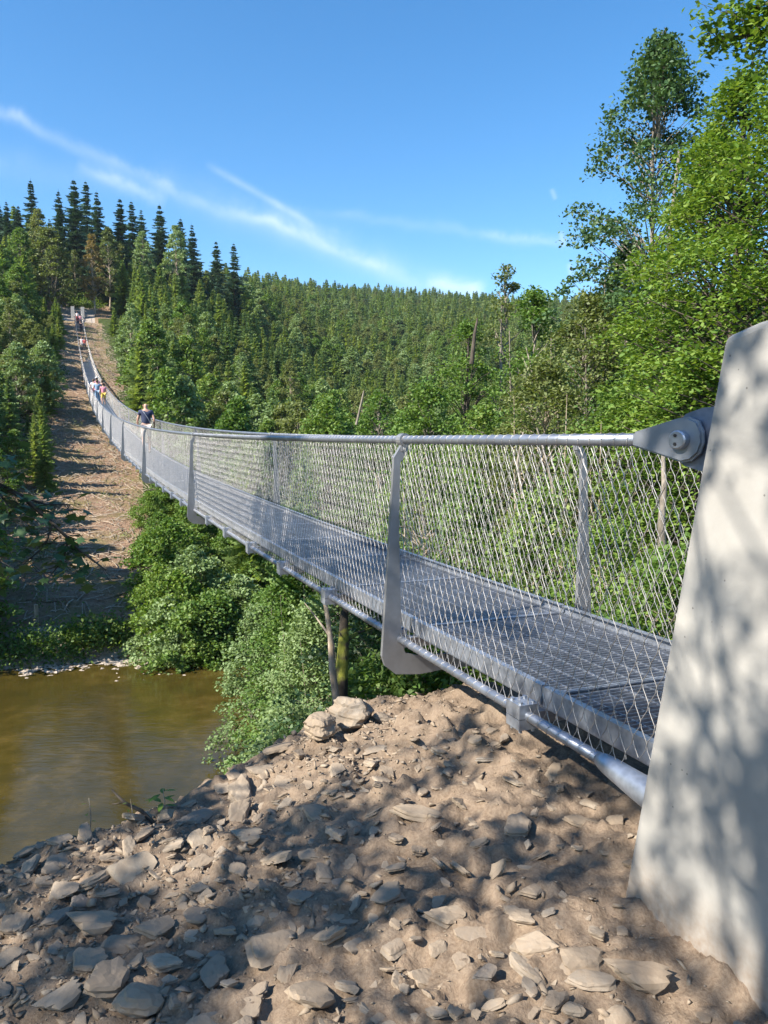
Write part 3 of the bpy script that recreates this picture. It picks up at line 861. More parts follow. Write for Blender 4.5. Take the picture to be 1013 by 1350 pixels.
# ---- forest scatter
cand = []
def spacing(D): return 3.3 if D < 90 else 3.7 if D < 200 else 5.2 if D < 400 else 9.5
r_ = random.Random(11)
for D0, D1 in ((34, 90), (90, 200), (200, 400), (400, 1050)):
    st = spacing(D0+1)
    x = -D1
    ny = int(2*D1/st)
    for i in range(ny):
        for j in range(int(D1/st)+1):
            X = -D1+i*st+r_.uniform(-.42, .42)*st; Y = j*st+r_.uniform(-.42, .42)*st
            D = math.hypot(X, Y)
            if not (D0 <= D < D1): continue
            a = math.atan2(X, Y)
            if a < -.62 or a > .56: continue
            s, o = to_so(X, Y); px = CX+F*math.tan(a)
            if s < 34.5: continue
            if 33 < s < 172:
                lo = np.interp(s, [33, 45, 60, 100, 145, 152, 172], [-9, -6.6, -4.1, -2.6, -5.0, -8, -8]); hi = np.interp(s, [33, 45, 60, 100, 135, 145, 152, 172], [4.5, 4.8, 4.8, 4.4, 5.5, 7.5, 8.5, 7])
                if lo < o < hi: continue
            if D > 170 and px < 300 and D > 235: continue
            if D > 800 and r_.random() < .2: continue
            cand.append((X, Y, D, px, s, o))
xs_ = np.array([c[0] for c in cand]); ys_ = np.array([c[1] for c in cand]); zs_ = ground(xs_, ys_)
nzv = fbm(xs_, ys_, .035, 3, 501); nzw = fbm(xs_, ys_, .09, 2, 777)
items = []
for (X, Y, D, px, s, o), z, nv, nw in zip(cand, zs_, nzv, nzw):
    conif = nv*1.2+nw*.6+(.10 if D > 110 else -.14)+(.1 if px < 560 else -.35 if D < 230 else 0)+(.22 if D > 400 else 0) > -.02
    if o < 0 and D < 75: conif = r_.random() < .55
    if conif:
        k = ('old' if (px < 330 and D > 182 and r_.random() < .6) else 'yng'); H = 9*r_.uniform(.6, 1.25)*(1.4 if D > 200 else 1)*(1.25 if D > 400 else 1)
        if k == 'old': H = 15*r_.uniform(.7, 1)
        if D < 110: H *= .8
    else:
        k = 'birch' if (r_.random() < .22 and D > 80) else 'brd'; H = r_.uniform(6, 10)*(1.3 if D > 180 else 1)
        if D < 60: H *= .75
    if k == 'brd' or k == 'birch':
        if r_.random() < .12: continue
    if o < 0 and D < 110: H = min(H, 5.5+D*.015)
    if o < -3 and D < 64 and px > -5: continue
    s_ = to_so(X, Y)[0]
    if 95 < s_ < 152 and -7 < o < 10: H *= .45
    # keep sight of the bridge beyond the left hand trees
    items.append((H/D, k, X, Y, z, H, D, px, nw, o))
items.sort(key=lambda q: -q[0])
cnt = {'con': 0, 'brd': 0}; rest = []
for (_, k, X, Y, z, H, D, px, nw, o) in items:
    fam = 'con' if k in ('old', 'yng') else 'brd'
    inview = -40 < px < 1050
    if cnt[fam] >= (262 if fam == 'con' else 250) or not inview or D > 420: rest.append((k, X, Y, z, H, D, nw)); continue
    cnt[fam] += 1
    side = 'left of the bridge' if o < 0 else 'right of the far bridge' if px < 260 else 'above the left handrail' if px < 440 else 'above the middle handrail' if px < 640 else 'behind the alder'
    side = ('near the river' if D < 75 else 'low on the slope' if D < 120 else 'half way up' if D < 210 else 'high up')+' '+side
    if k == 'old': place(OLD[r_.randrange(3)], X, Y, H/20, 'dark old spruce standing in the wood on the left hilltop', 'spruce', 'old spruces in the hilltop wood', z-.2)
    elif k == 'yng':
        pr = DKY[0] if nw > .3 else YNG[r_.randrange(4)]
        place(pr, X, Y, H/(10 if pr is DKY[0] else 9), 'young spruce in the plantation '+side, 'spruce', 'young spruces '+side, z-.2)
    elif k == 'brd': place(BRD[r_.randrange(5)], X, Y, H/9, 'rounded broadleaf tree '+side, 'tree', 'broadleaf trees '+side, z-.2)
    else: place(BIRCH[r_.choice((0, 2))], X, Y, H/11, 'slim pale birch '+side, 'birch', 'birches '+side, z-.2)
# the mass of the far wood: one object of instances
def gn_scatter(name, pts, protos, label, cat):
    # pts: (x,y,z,scale,rot,index)
    me = bpy.data.meshes.new(name); me.from_pydata([p[:3] for p in pts], [], [])
    for nm, k_, ty in (('sc', 3, 'FLOAT'), ('ro', 4, 'FLOAT'), ('ix', 5, 'INT')):
        a = me.attributes.new(nm, ty, 'POINT'); a.data.foreach_set('value', [p[k_] for p in pts])
    o = ob(name, me)
    g = bpy.data.node_groups.new(name, 'GeometryNodeTree')
    g.interface.new_socket('Geometry', in_out='INPUT', socket_type='NodeSocketGeometry'); g.interface.new_socket('Geometry', in_out='OUTPUT', socket_type='NodeSocketGeometry')
    gi = g.nodes.new('NodeGroupInput'); go = g.nodes.new('NodeGroupOutput'); ip = g.nodes.new('GeometryNodeInstanceOnPoints'); ip.inputs['Pick Instance'].default_value = True
    jn = g.nodes.new('GeometryNodeJoinGeometry')
    for pr in reversed(protos):
        oi = g.nodes.new('GeometryNodeObjectInfo'); oi.inputs['Object'].default_value = pr; oi.transform_space = 'ORIGINAL'; oi.inputs['As Instance'].default_value = True
        g.links.new(oi.outputs['Geometry'], jn.inputs[0])
    g.links.new(jn.outputs[0], ip.inputs['Instance']); g.links.new(gi.outputs[0], ip.inputs['Points'])
    def at_(nm, ty):
        n = g.nodes.new('GeometryNodeInputNamedAttribute'); n.data_type = ty; n.inputs[0].default_value = nm; return n.outputs[0]
    g.links.new(at_('ix', 'INT'), ip.inputs['Instance Index']); g.links.new(at_('sc', 'FLOAT'), ip.inputs['Scale'])
    cx_ = g.nodes.new('ShaderNodeCombineXYZ'); g.links.new(at_('ro', 'FLOAT'), cx_.inputs[2]); g.links.new(cx_.outputs[0], ip.inputs['Rotation'])
    g.links.new(ip.outputs[0], go.inputs[0])
    o.modifiers.new('scatter', 'NODES').node_group = g
    tag(o, label, cat, kind='stuff'); return o
LP = [kids[t.name][1] for t in (YNG[0], YNG[1], YNG[2], DKY[0], OLD[0], OLD[1], BRD[0], BRD[2], BRD[3], BIRCH[0])]
pts = []
for (k, X, Y, z, H, D, nw) in rest:
    if k == 'yng' and D > 220 and r_.random() < .3: k = r_.choice(('brd', 'brd', 'birch')); H *= .8
    if k == 'old': ix = r_.choice((4, 5)); h0 = 20
    elif k == 'yng':
        ix = 3 if (nw > .4 or D > 600 and r_.random() < .3) else r_.randrange(3); h0 = 10 if ix == 3 else 9
    elif k == 'brd': ix = r_.choice((6, 7, 8)); h0 = 9
    else: ix = 9; h0 = 13
    pts.append((X, Y, z-.2, H/h0, r_.uniform(0, 6.28), ix))
print('forest', cnt, len(pts))
gn_scatter('forest', pts, LP, 'dense spruce and broadleaf forest covering the hills behind', 'forest')

for i in range(30):      # small spruces crowding the strip on its left side
    s = 56+i*2.9+r_.uniform(-1, 1); o = -r_.uniform(2.9, 4.6) if s < 105 else -r_.uniform(2.2, 3.6)
    x = X0+DIR[0]*s+NRM[0]*o; y = Y0+DIR[1]*s+NRM[1]*o; H = r_.uniform(2.4, 4.4)
    place(YNG[i % 4], x, y, H/9, 'small spruce in the row crowding the left side of the bridge on the slope', 'spruce', 'small spruces lining the left side of the bridge', sz=1.1)
# ---- far bank shrubs beside the cleared strip
bank = [(206, 705, 40), (208, 680, 46), (225, 690, 41), (212, 750, 38), (250, 665, 45), (255, 705, 38), (235, 745, 37), (280, 735, 36), (222, 795, 36), (252, 800, 35), (285, 790, 35.5), (226, 842, 34.6), (258, 842, 34.5), (300, 705, 42), (315, 755, 37), (345, 770, 36), (196, 652, 52), (212, 632, 56), (236, 628, 56), (262, 652, 50), (288, 672, 48), (330, 735, 40)]
for i, (px, py, D) in enumerate(bank):
    p = atD(px, py, D); zg = g1(p.x, p.y); bright = py < 760 and px < 240
    pr = BUSH[1] if bright else BUSH[(i % 3) if i % 3 != 1 else 3]
    H = max(1.6, min(p.z-zg, 3.6))
    row = 'at the waterline' if py > 780 else 'just above the waterline' if py > 725 else 'at mid height' if py > 690 else 'right under the bridge'
    colm = 'nearest the cleared strip' if px < 228 else 'in the middle of its row' if px < 275 else 'towards the near willow bush'
    place(pr, p.x, p.y, H/3.0, ('yellow green' if bright else 'dense green')+' far bank shrub %s, %s' % (row, colm), 'shrub', 'shrubs on the far bank beside the cleared strip')
# low growth on the strip and bank edge
def small_plants(name, spots, label, cat, lm, size=.12, per=26, rad_=.35):
    r = np.random.default_rng(len(spots)); P = []
    for x, y, s_ in spots:
        z = g1(x, y); d = r.normal(size=(int(per*s_), 3))*rad_*s_; d[:, 2] = np.abs(d[:, 2])*.8; P.append(d+np.array([x, y, z+.03]))
    V, Fc = leaves(np.concatenate(P), size, r, .3)
    return tag(ob(name, np_mesh(name, V, Fc, lm)), label, cat, kind='stuff')
sp = []
for i in range(900):
    s = r_.uniform(33.5, 142); o = r_.uniform(-6, 4.5)
    p = (X0+DIR[0]*s+NRM[0]*o, Y0+DIR[1]*s+NRM[1]*o)
    if r_.random() < (.12 if -2.6 < o < 1.2 else .8): sp.append((*p, r_.uniform(.4, 1.5)))
small_plants('undergrowth', sp, 'low weeds and brambles sprouting on the cleared slope', 'undergrowth', L_OLIVE, .13)
sp = []
for px in range(88, 172, 5):
    for py in (838, 848, 858): p = hit(px+r_.uniform(-3, 3), py+r_.uniform(-4, 4), g1, 20); sp.append((p.x, p.y, r_.uniform(.6, 1.3)))
small_plants('grass', sp, 'bright green grass clumps on the far river bank', 'grass', L_GRASS, .2, 60, .4)
sp = []
for i in range(260):
    px = r_.uniform(-60, 110); p = hit(px, r_.uniform(845, 885), g1, 20); sp.append((p.x, p.y, r_.uniform(.5, 1.2)))
small_plants('bank_plants', sp, 'dark green low plants in shade on the left far bank', 'plants', L_GREEN, .16, 24, .4)
sp = []
for i in range(60):
    s = r_.uniform(160, 170); o = r_.uniform(-5, 5); sp.append((X0+DIR[0]*s+NRM[0]*o, Y0+DIR[1]*s+NRM[1]*o, 2.2))
small_plants('grass', sp, 'strip of green grass behind the far landing', 'grass', L_GRASS, .4, 40, .4)
# cut branches and brash lying on the slope
bm_ = MB()
for i in range(4200):
    s = r_.uniform(34, 145)**1.0; o = r_.uniform(-6.5, 4.5)
    x = X0+DIR[0]*s+NRM[0]*o; y = Y0+DIR[1]*s+NRM[1]*o; a = r_.uniform(0, PI); L = r_.uniform(.2, 1.1)
    dx, dy = math.cos(a)*L/2, math.sin(a)*L/2
    bm_.tube([(x-dx, y-dy, g1(x-dx, y-dy)+.03), (x, y, g1(x, y)+r_.uniform(.02, .16)), (x+dx, y+dy, g1(x+dx, y+dy)+r_.uniform(.0, .2))], r_.uniform(.012, .035), 3, 0, False)
tag(ob('brash', bm_.mesh('brash', M_BARKP)), 'cut twigs and branches littering the cleared slope', 'brash', kind='stuff')

# ---- left hand trees on the far bank and beside the strip, in shade
for i, (px, py, D) in enumerate([(-75, 545, 42), (-130, 600, 38), (-2, 590, 52), (18, 565, 60), (36, 545, 72), (-90, 560, 38), (-120, 520, 46), (-120, 500, 40), (58, 500, 86), (36, 590, 66)]):
    p = atD(px, py, D); zg = g1(p.x, p.y); H = p.z-zg
    if i % 3 != 1: place(BRD[(i % 2)*4], p.x, p.y, H/9.2, 'dark broadleaf tree at the left edge beside the cleared strip', 'tree', 'dark trees left of the cleared strip')
    else: place(YNG[i % 4], p.x, p.y, H/9, 'spruce at the left edge beside the cleared strip', 'spruce', 'spruces left of the cleared strip')

# ------------------------------------------------------------------ near bank trees
def near_tree(lab, px, py, D, R, base, nclump, per, ls, lm, bark, cr, seed, cat='tree', lean=(0, 0), **kw):
    p = atD(px, py, D); zg = g1(p.x, p.y)-.2; H = p.z-zg
    nm = {'alder': 'alder_tree', 'shrub': 'leafy_shrub'}.get(cat, 'broadleaf_tree')
    t = broad_tree(nm, seed, H, R, base*H, nclump, per, ls, lm, bark, cr, lean=lean, **kw)
    t.location = (p.x-lean[0], p.y-lean[1], zg); tag(t, lab, cat); return t
near_tree('tall sparse alder with pale forked stems rising above the concrete pylon', 872, 48, 20, 2.7, .22, 420, 80, .11, L_ALDER, M_BARK, .42, 301, 'alder', (.2, 0), shape=.62, gaps=.16, stems=1, trunk_r=.15, upbias=.4, limb_r=.7)
near_tree('tall dark leaved alder stem left of the sparse alder', 832, 325, 21, 2.4, .15, 280, 95, .11, L_ALDER, M_BARK, .42, 302, 'alder', shape=.6, stems=2)
near_tree('bright green beech behind the top of the concrete pylon', 985, 105, 13.5, 2.3, .22, 260, 110, .085, L_BRIGHT, M_BARKD, .40, 303, 'tree', shape=.6, upbias=1.4)
near_tree('green beech between the tall alder and the right edge', 945, 175, 15.5, 2.1, .2, 230, 110, .09, L_GREEN, M_BARKD, .42, 317, 'tree', shape=.6, upbias=1.2)
near_tree('beech reaching in from the right edge', 1090, 40, 12, 2.6, .2, 270, 110, .085, L_BRIGHT, M_BARKD, .42, 304, 'tree', shape=.55, upbias=1.4)
near_tree('green beech low behind the netting beside the pylon', 925, 470, 11.5, 1.8, .12, 190, 120, .075, L_BRIGHT, M_BARKD, .34, 305, 'tree', shape=.55, upbias=1.3)
near_tree('olive green tree left of the tall alder', 775, 392, 19, 2.4, .15, 230, 100, .095, L_OLIVE, M_BARK, .42, 306, 'tree', shape=.6, stems=3)
near_tree('loose topped tree with bare twigs against the sky', 705, 385, 24, 2.4, .15, 190, 95, .11, L_GREEN, M_BARK, .42, 307, 'tree', shape=.6, stems=2)
near_tree('slim tree with airy top touching the sky left of the loose topped tree', 668, 350, 28, 1.5, .25, 85, 65, .12, L_OLIVE, M_BARK, .36, 308, 'tree', shape=.8, gaps=.3)
near_tree('green tree with a dark broken trunk in its crown', 618, 428, 27, 2.6, .1, 210, 90, .12, L_GREEN, M_BARKD, .45, 309, 'tree', shape=.6)
near_tree('bright rounded tree above the handrail near the middle', 565, 505, 24, 2.6, .1, 200, 90, .12, L_GREEN, M_BARK, .45, 310, 'tree', shape=.6)
near_tree('rounded tree above the handrail with dead twigs', 500, 520, 28, 2.8, .1, 200, 90, .13, L_GREEN, M_BARK, .5, 311, 'tree', shape=.6)
near_tree('broad green tree above the handrail behind the walking man', 430, 528, 30, 3.0, .1, 220, 90, .14, L_GREEN, M_BARKD, .5, 312, 'tree', shape=.6)
near_tree('olive green tree behind the netting with bent pale stems', 720, 480, 15.5, 2.3, .1, 230, 110, .08, L_OLIVE, M_BARKP, .4, 313, 'tree', shape=.6, stems=4)
near_tree('dense tree behind the far netting post', 815, 520, 14, 2.2, .1, 220, 110, .08, L_GREEN, M_BARKP, .4, 314, 'tree', shape=.55, stems=3)
near_tree('green tree behind the netting left of the far post', 640, 540, 17, 2.4, .1, 220, 110, .09, L_GREEN, M_BARK, .4, 315, 'tree', shape=.55, stems=3)
near_tree('green tree behind the netting right of the nearest post', 560, 590, 15, 2.2, .1, 220, 110, .08, L_GREEN, M_BARKP, .4, 316, 'tree', shape=.55, stems=3)
for i, (px, py, D, lab) in enumerate([
        (890, 735, 7.5, 'bright shrub behind the netting close to the pylon'), (800, 700, 8.5, 'bright leafy shrub behind the base of the far post'), (710, 660, 9.5, 'green shrub behind the netting above the deck edge'),
        (620, 640, 11, 'green shrub behind the netting right of the nearest post'), (560, 850, 6.6, 'low dark shrub below the deck behind the dirt heap'), (640, 845, 6.8, 'leafy shrub under the walkway behind the right part of the dirt heap'),
        (490, 800, 7.6, 'dark green shrub below the nearest post'), (960, 700, 7.2, 'green shrub hidden behind the pylon edge')]):
    near_tree(lab, px, py, D, 1.05+.05*D/2, .03, 120, 95, .058 if D < 9 else .07, [L_BRIGHT, L_BRIGHT, L_GREEN, L_GREEN, L_GREEN, L_BRIGHT, L_ALDER, L_GREEN][i], M_BARKP, .3, 330+i, 'shrub', shape=.5, stems=3, trunk_r=.03)
# big willow like bush right of the river, below the deck
near_tree('tall soft green willow bush at the near waterside, its left half over the river', 412, 800, 12.5, 1.5, .02, 300, 130, .062, L_WILLOW, M_BARKP, .34, 350, 'shrub', shape=.45, stems=5, trunk_r=.05)
near_tree('lower willow bush leaning over the water in front', 385, 925, 9.3, .8, .02, 130, 120, .05, L_WILLOW, M_BARKP, .26, 351, 'shrub', shape=.4, stems=4, trunk_r=.03)
near_tree('green bush directly under the deck behind the willow', 440, 735, 13.5, 1.7, .02, 230, 120, .07, L_GREEN, M_BARK, .34, 352, 'shrub', shape=.45, stems=4, trunk_r=.05)
near_tree('darker green bush under the row of cable clamps', 385, 745, 18, 2.0, .02, 240, 120, .09, L_GREEN, M_BARK, .4, 353, 'shrub', shape=.45, stems=4, trunk_r=.05)
near_tree('round green bush at the water edge below the bridge', 345, 800, 24, 1.9, .02, 200, 110, .11, L_WILLOW, M_BARK, .42, 354, 'shrub', shape=.45, stems=4, trunk_r=.05)
# two bare stems seen under the deck
def bare(name, pts, r0, m, lab, extra=()):
    t = MB(); n = len(pts); pts = [Vector(p) for p in pts]
    b = pts[0].copy()
    t.tube([p-b for p in pts], [r0*(1-.6*i/(n-1)) for i in range(n)], 10, 0, False)
    for e in extra: t.tube([Vector(q)-b for q in e], [r0*.3, r0*.2, r0*.1], 5, 0, False)
    root = ob(name, None, loc=b); ob('trunk', t.mesh('trunk', m, True), root)
    return tag(root, lab, 'tree')
def Q(px, py, D): return tuple(atD(px, py, D))
bare('tree_stem', [Q(443, 960, 6.0), Q(444, 925, 6), Q(438, 880, 6.05), Q(436, 840, 6.1), Q(430, 800, 6.2), Q(424, 780, 6.3)], .036, M_BARKP, 'pale thin crooked bare stem rising behind the boulder under the deck', [[Q(436, 840, 6.1), Q(418, 815, 6.2), Q(402, 795, 6.3)]])
bare('tree_stem', [Q(449, 960, 6.3), Q(450, 900, 6.3), Q(453, 850, 6.4), Q(454, 815, 6.5), Q(456, 800, 6.55)], .068, M_BARKM, 'dark mossy trunk right beside the pale stem under the deck', [[Q(452, 850, 6.4), Q(470, 835, 6.6), Q(490, 828, 6.8)]])
# pale leaning stems inside the near foliage
for i, (pts_, r0, lab) in enumerate([
    ([Q(872, 600, 15), Q(875, 480, 15.2), Q(878, 380, 15.4), Q(884, 300, 15.6), Q(896, 200, 15.6)], .07, 'grey trunk standing in front of the beech just left of the pylon top'),
    ([Q(735, 700, 11), Q(728, 640, 11), Q(716, 590, 11.2), Q(708, 565, 11.4)], .022, 'pale leaning stem behind the netting left of the far post'),
    ([Q(695, 720, 10.5), Q(690, 660, 10.5), Q(682, 610, 10.6), Q(690, 570, 10.8)], .028, 'thin pale upright stem behind the netting'),
    ([Q(874, 740, 9), Q(872, 690, 9), Q(876, 640, 9), Q(874, 590, 9.2)], .05, 'grey stem behind the netting near the cable socket'),
    ([Q(622, 480, 25.5), Q(626, 440, 25.5), Q(630, 420, 25.6)], .08, 'dark dead snag above the handrail'),
    ([Q(470, 560, 25), Q(478, 525, 25), Q(480, 515, 25)], .045, 'pale dead stem above the handrail in the middle'),
    ]):
    bare('tree_stem', pts_, r0, M_BARKD if 'snag' in lab else M_BARK, lab)
# ------------------------------------------------------------------ trees standing beside the viewpoint (they shade the foreground)
def shade_tree(x, y, H, R, lab, seed, ncl, per=62, ls=.08, base=.25, cr=.22, gaps=.12, lean=(0, 0)):
    zg = g1(x, y)-.1
    t = broad_tree('maple_tree', seed, H, R, base*H, ncl, per, ls, L_GREEN, M_BARK, cr, lean=lean, gaps=gaps, shape=.6, upbias=.6)
    t.location = (x, y, zg); return tag(t, lab, 'maple')
shade_tree(-7.5, -2.1, 8.6, 3.0, 'maple standing outside the left edge behind the viewpoint', 401, 78)
shade_tree(-2.9, -.75, 6.9, 1.75, 'slim young maple just left of the viewpoint', 406, 72, per=95, base=.5, cr=.28)
shade_tree(-4.2, 1.4, 6.2, 1.3, 'slim young maple left of the viewpoint beside the rubble', 407, 42, per=60, base=.45)
shade_tree(-4.9, 3.3, 7.2, 1.4, 'slim maple beyond the left edge level with the nearest hanger', 408, 75, per=60, base=.4)
shade_tree(-6.6, 6.4, 8.0, 1.5, 'slim maple on the bank beyond the left edge', 409, 80, per=60, base=.4)
shade_tree(-4.9, -.3, 5.2, 1.7, 'young maple close to the left of the viewpoint', 404, 38, base=.2)
shade_tree(-6.9, 3.1, 9.5, 2.9, 'maple whose branch hangs into the left edge', 402, 230)
shade_tree(-4.6, -3.8, 9.0, 2.6, 'maple standing behind the viewpoint', 403, 70)
shade_tree(-15, 10, 9.0, 3.2, 'maple standing on the near bank left of the picture', 405, 140)

# lobed leaves on the branch that hangs in from the left
def lobed_leaf(V, Fc, c, a, b, nn, L):
    pr = [(0, 0), (.18, .25), (.10, .48), (.42, .30), (.55, .62), (.68, .25), (1.0, .0), (.68, -.25), (.55, -.62), (.42, -.30), (.10, -.48), (.18, -.25)]
    o = len(V)
    for u, v in pr: V.append(c+a*(u*L)+b*(v*L)-nn*(abs(v)*L*.25+u*u*L*.2))
    Fc.append(tuple(range(o, o+12)))
def hanging_branch(name, main, subs, nleaf, L0, lab, lm, seed, bark=M_BARKD, r0=.02):
    r = random.Random(seed); base = Vector(main[0]); root = ob(name, None, loc=base)
    t = MB(); t.tube([Vector(p)-base for p in main], [r0*(1-.75*i/(len(main)-1)) for i in range(len(main))], 6, 0, False)
    V = []; Fc = []
    lines = [main]+subs
    for s in subs: t.tube([Vector(p)-base for p in s], [r0*.4, r0*.25, r0*.12][:len(s)], 4, 0, False)
    for ln in lines:
        ln = [Vector(p) for p in ln]
        for k in range(nleaf if ln is lines[0] else nleaf//2):
            u = r.uniform(0.05, 1)*(len(ln)-1); i = min(int(u), len(ln)-2); p = ln[i].lerp(ln[i+1], u-i)
            off = Vector((r.gauss(0, .10), r.gauss(0, .10), r.gauss(-.03, .05)))
            nn = Vector((r.gauss(0, .4), r.gauss(0, .4), 1)).normalized(); a = Vector((r.gauss(0, 1), r.gauss(0, 1), -.5)); a = (a-nn*a.dot(nn)).normalized()
            q = p+off; t.tube([p-base, q-base], .0015, 3, 0, False)
            lobed_leaf(V, Fc, q-base, a, nn.cross(a), nn, L0*r.uniform(.6, 1.2))
    me = bpy.data.meshes.new('leaves'); me.from_pydata([tuple(v) for v in V], [], Fc); me.materials.append(lm)
    ob('leaves', me, root); ob('twig', t.mesh('twig', bark), root)
    return tag(root, lab, 'branch')
hanging_branch('maple_branch', [Q(-120, 560, 5.2), Q(-30, 625, 5.0), Q(30, 655, 4.9), Q(70, 690, 4.85), Q(105, 725, 4.8), Q(140, 752, 4.8)],
    [[Q(-40, 620, 5), Q(-10, 640, 4.8), Q(30, 690, 4.7)], [Q(30, 655, 4.9), Q(60, 665, 5), Q(95, 665, 5)], [Q(70, 690, 4.85), Q(60, 720, 4.8), Q(30, 745, 4.7)], [Q(-60, 600, 5), Q(-30, 680, 4.8), Q(10, 720, 4.7)],
     [Q(-100, 570, 5.1), Q(-60, 560, 5), Q(-10, 570, 5)], [Q(-60, 600, 5), Q(-20, 600, 5), Q(20, 615, 5)], [Q(90, 710, 4.8), Q(85, 735, 4.8), Q(70, 755, 4.8)], [Q(-70, 650, 4.8), Q(-30, 710, 4.8), Q(5, 760, 4.8)]], 84, .085,
    'dark maple branch with lobed leaves hanging in at the left edge', L_ALDER, 5)  # shade on this branch is painted in with the darker alder leaf colour
# branch of a tree on the right, top right corner
cb = MB()
def spray(name, main, lab, seed, n, ls, lm, spread):
    r = np.random.default_rng(seed); base = Vector(main[0]); root = ob(name, None, loc=base); t = MB()
    t.tube([Vector(p)-base for p in main], [.03*(1-.8*i/(len(main)-1)) for i in range(len(main))], 6, 0, False)
    P = []
    for k in range(n):
        u = r.uniform(.08, 1)*(len(main)-1); i = min(int(u), len(main)-2); p = Vector(main[i]).lerp(Vector(main[i+1]), u-i)
        e = p+Vector(r.normal(size=3)*np.array([spread, spread, spread*.6])); t.tube([p-base, (p+e)/2-base+Vector((0, 0, .03)), e-base], [.006, .004, .002], 3, 0, False)
        for j in range(26):
            q = p.lerp(e, r.uniform(.2, 1.1))+Vector(r.normal(size=3)*.07); P.append(tuple(q-base))
    V, Fc = leaves(np.array(P), ls, r, 1.2, .7)
    ob('leaves', np_mesh('leaves', V, Fc, lm), root); ob('twig', t.mesh('twig', M_BARKD), root)
    return tag(root, lab, 'branch')
spray('beech_branch', [Q(1180, 60, 8.3), Q(1080, 50, 8.4), Q(1010, 42, 8.5), Q(960, 50, 8.6), Q(930, 62, 8.7)], 'overhanging beech branch in the top right corner of the sky', 41, 34, .075, L_BRIGHT, .22)
spray('beech_branch', [Q(1200, 10, 8.0), Q(1080, -10, 8.2), Q(1010, 5, 8.4), Q(960, 22, 8.5)], 'upper beech twig cut by the top right corner', 42, 20, .075, L_BRIGHT, .16)

# ------------------------------------------------------------------ stones
def stone_mesh(seed, flat, sub=3, rough=.05, npts=13):
    # a ball cut by random planes, then roughened
    r = np.random.default_rng(seed); bm = bmesh.new(); bmesh.ops.create_icosphere(bm, subdivisions=max(1, sub), radius=1)
    if flat < .6:
        k = int(r.integers(4, 7)); a = np.sort(r.uniform(0, 2*PI/k, k)*.75+np.arange(k)*2*PI/k)
        side = np.stack([np.cos(a), np.sin(a), r.normal(0, .22, k)], 1)
        cap = np.stack([r.normal(0, .10, 4), r.normal(0, .10, 4), np.array([1, 1, -1, -1])], 1)
        nn = np.concatenate([side, cap]); dd = np.concatenate([r.uniform(.5, .95, k), r.uniform(.5, .62, 4)])
    else:
        nn = r.normal(size=(npts, 3)); dd = r.uniform(.62, .95, npts)
    nn /= np.linalg.norm(nn, axis=1)[:, None]
    D = np.array([v.co[:] for v in bm.verts]); D /= np.linalg.norm(D, axis=1)[:, None]
    dn = D@nn.T; R = np.where(dn > .02, dd/np.maximum(dn, .02), 9).min(1); R = np.minimum(R, 1.5 if flat < .6 else 1.05)
    P = D*R[:, None]
    if flat < .6: P[:, :2] *= .88; P[:, 0] *= r.uniform(.95, 1.2); P[:, 1] *= r.uniform(.8, 1.1)
    n1 = fbm(P[:, 0]*2.1+seed*.37+P[:, 2]*1.3, P[:, 1]*2.1-P[:, 2]*1.7, 1.0, 3, seed)
    n2 = fbm(P[:, 0]*6+seed, P[:, 1]*6+P[:, 2]*14, 1.0, 3, seed+5)
    P *= (1+n1*.07+n2*.05)[:, None]
    # bedding steps on the edges of flat pieces
    P[:, :2] *= (1+.05*np.sign(np.sin(P[:, 2]*13+seed)))[:, None]
    top = min(.85, flat*1.35+.2); P[:, 2] = np.clip(P[:, 2], -top, top)+n2*.05
    P *= np.array([.5, .36*r.uniform(.85, 1.2), .5*flat/top*.8])
    for v, p in zip(bm.verts, P): v.co = p
    me = bpy.data.meshes.new('stone'); bm.to_mesh(me); bm.free(); me.materials.append(M_ROCK); return me
SHAPES = [stone_mesh(600+i, [.2, .3, .16, .45, .22, .35, .62, .15, .27, .5][i]) for i in range(10)]
def pstone(px, py, wpx, shape, lab, rz=0, tilt=(0, 0), sink=.25, stretch=1.0, name='stone'):
    p = hit(px, py, f1, 1.0, 12); size = wpx/F*p.length*1.05
    return put_stone(p.x, p.y, size, shape, rz, tilt, sink, lab, None, stretch, name)
SHAPES.append(stone_mesh(640, 1.0, 4, .05, 18)); SHAPES.append(stone_mesh(641, .85, 4, .05, 18))
_flat = [.2, .3, .16, .45, .22, .35, .62, .15, .27, .5, 1.0, .85]
def put_stone(x, y, size, shape, rz, tilt, sink=.3, label=None, group=None, stretch=1.0, name='stone', up=0):
    z = f1(x, y)+size*_flat[shape]*(.5-sink)*.8+up
    o = ob(name, SHAPES[shape], None, (x, y, z), (tilt[0], tilt[1], rz), (size, size*stretch, size))
    return tag(o, label, 'stone' if name == 'stone' else 'boulder', group)
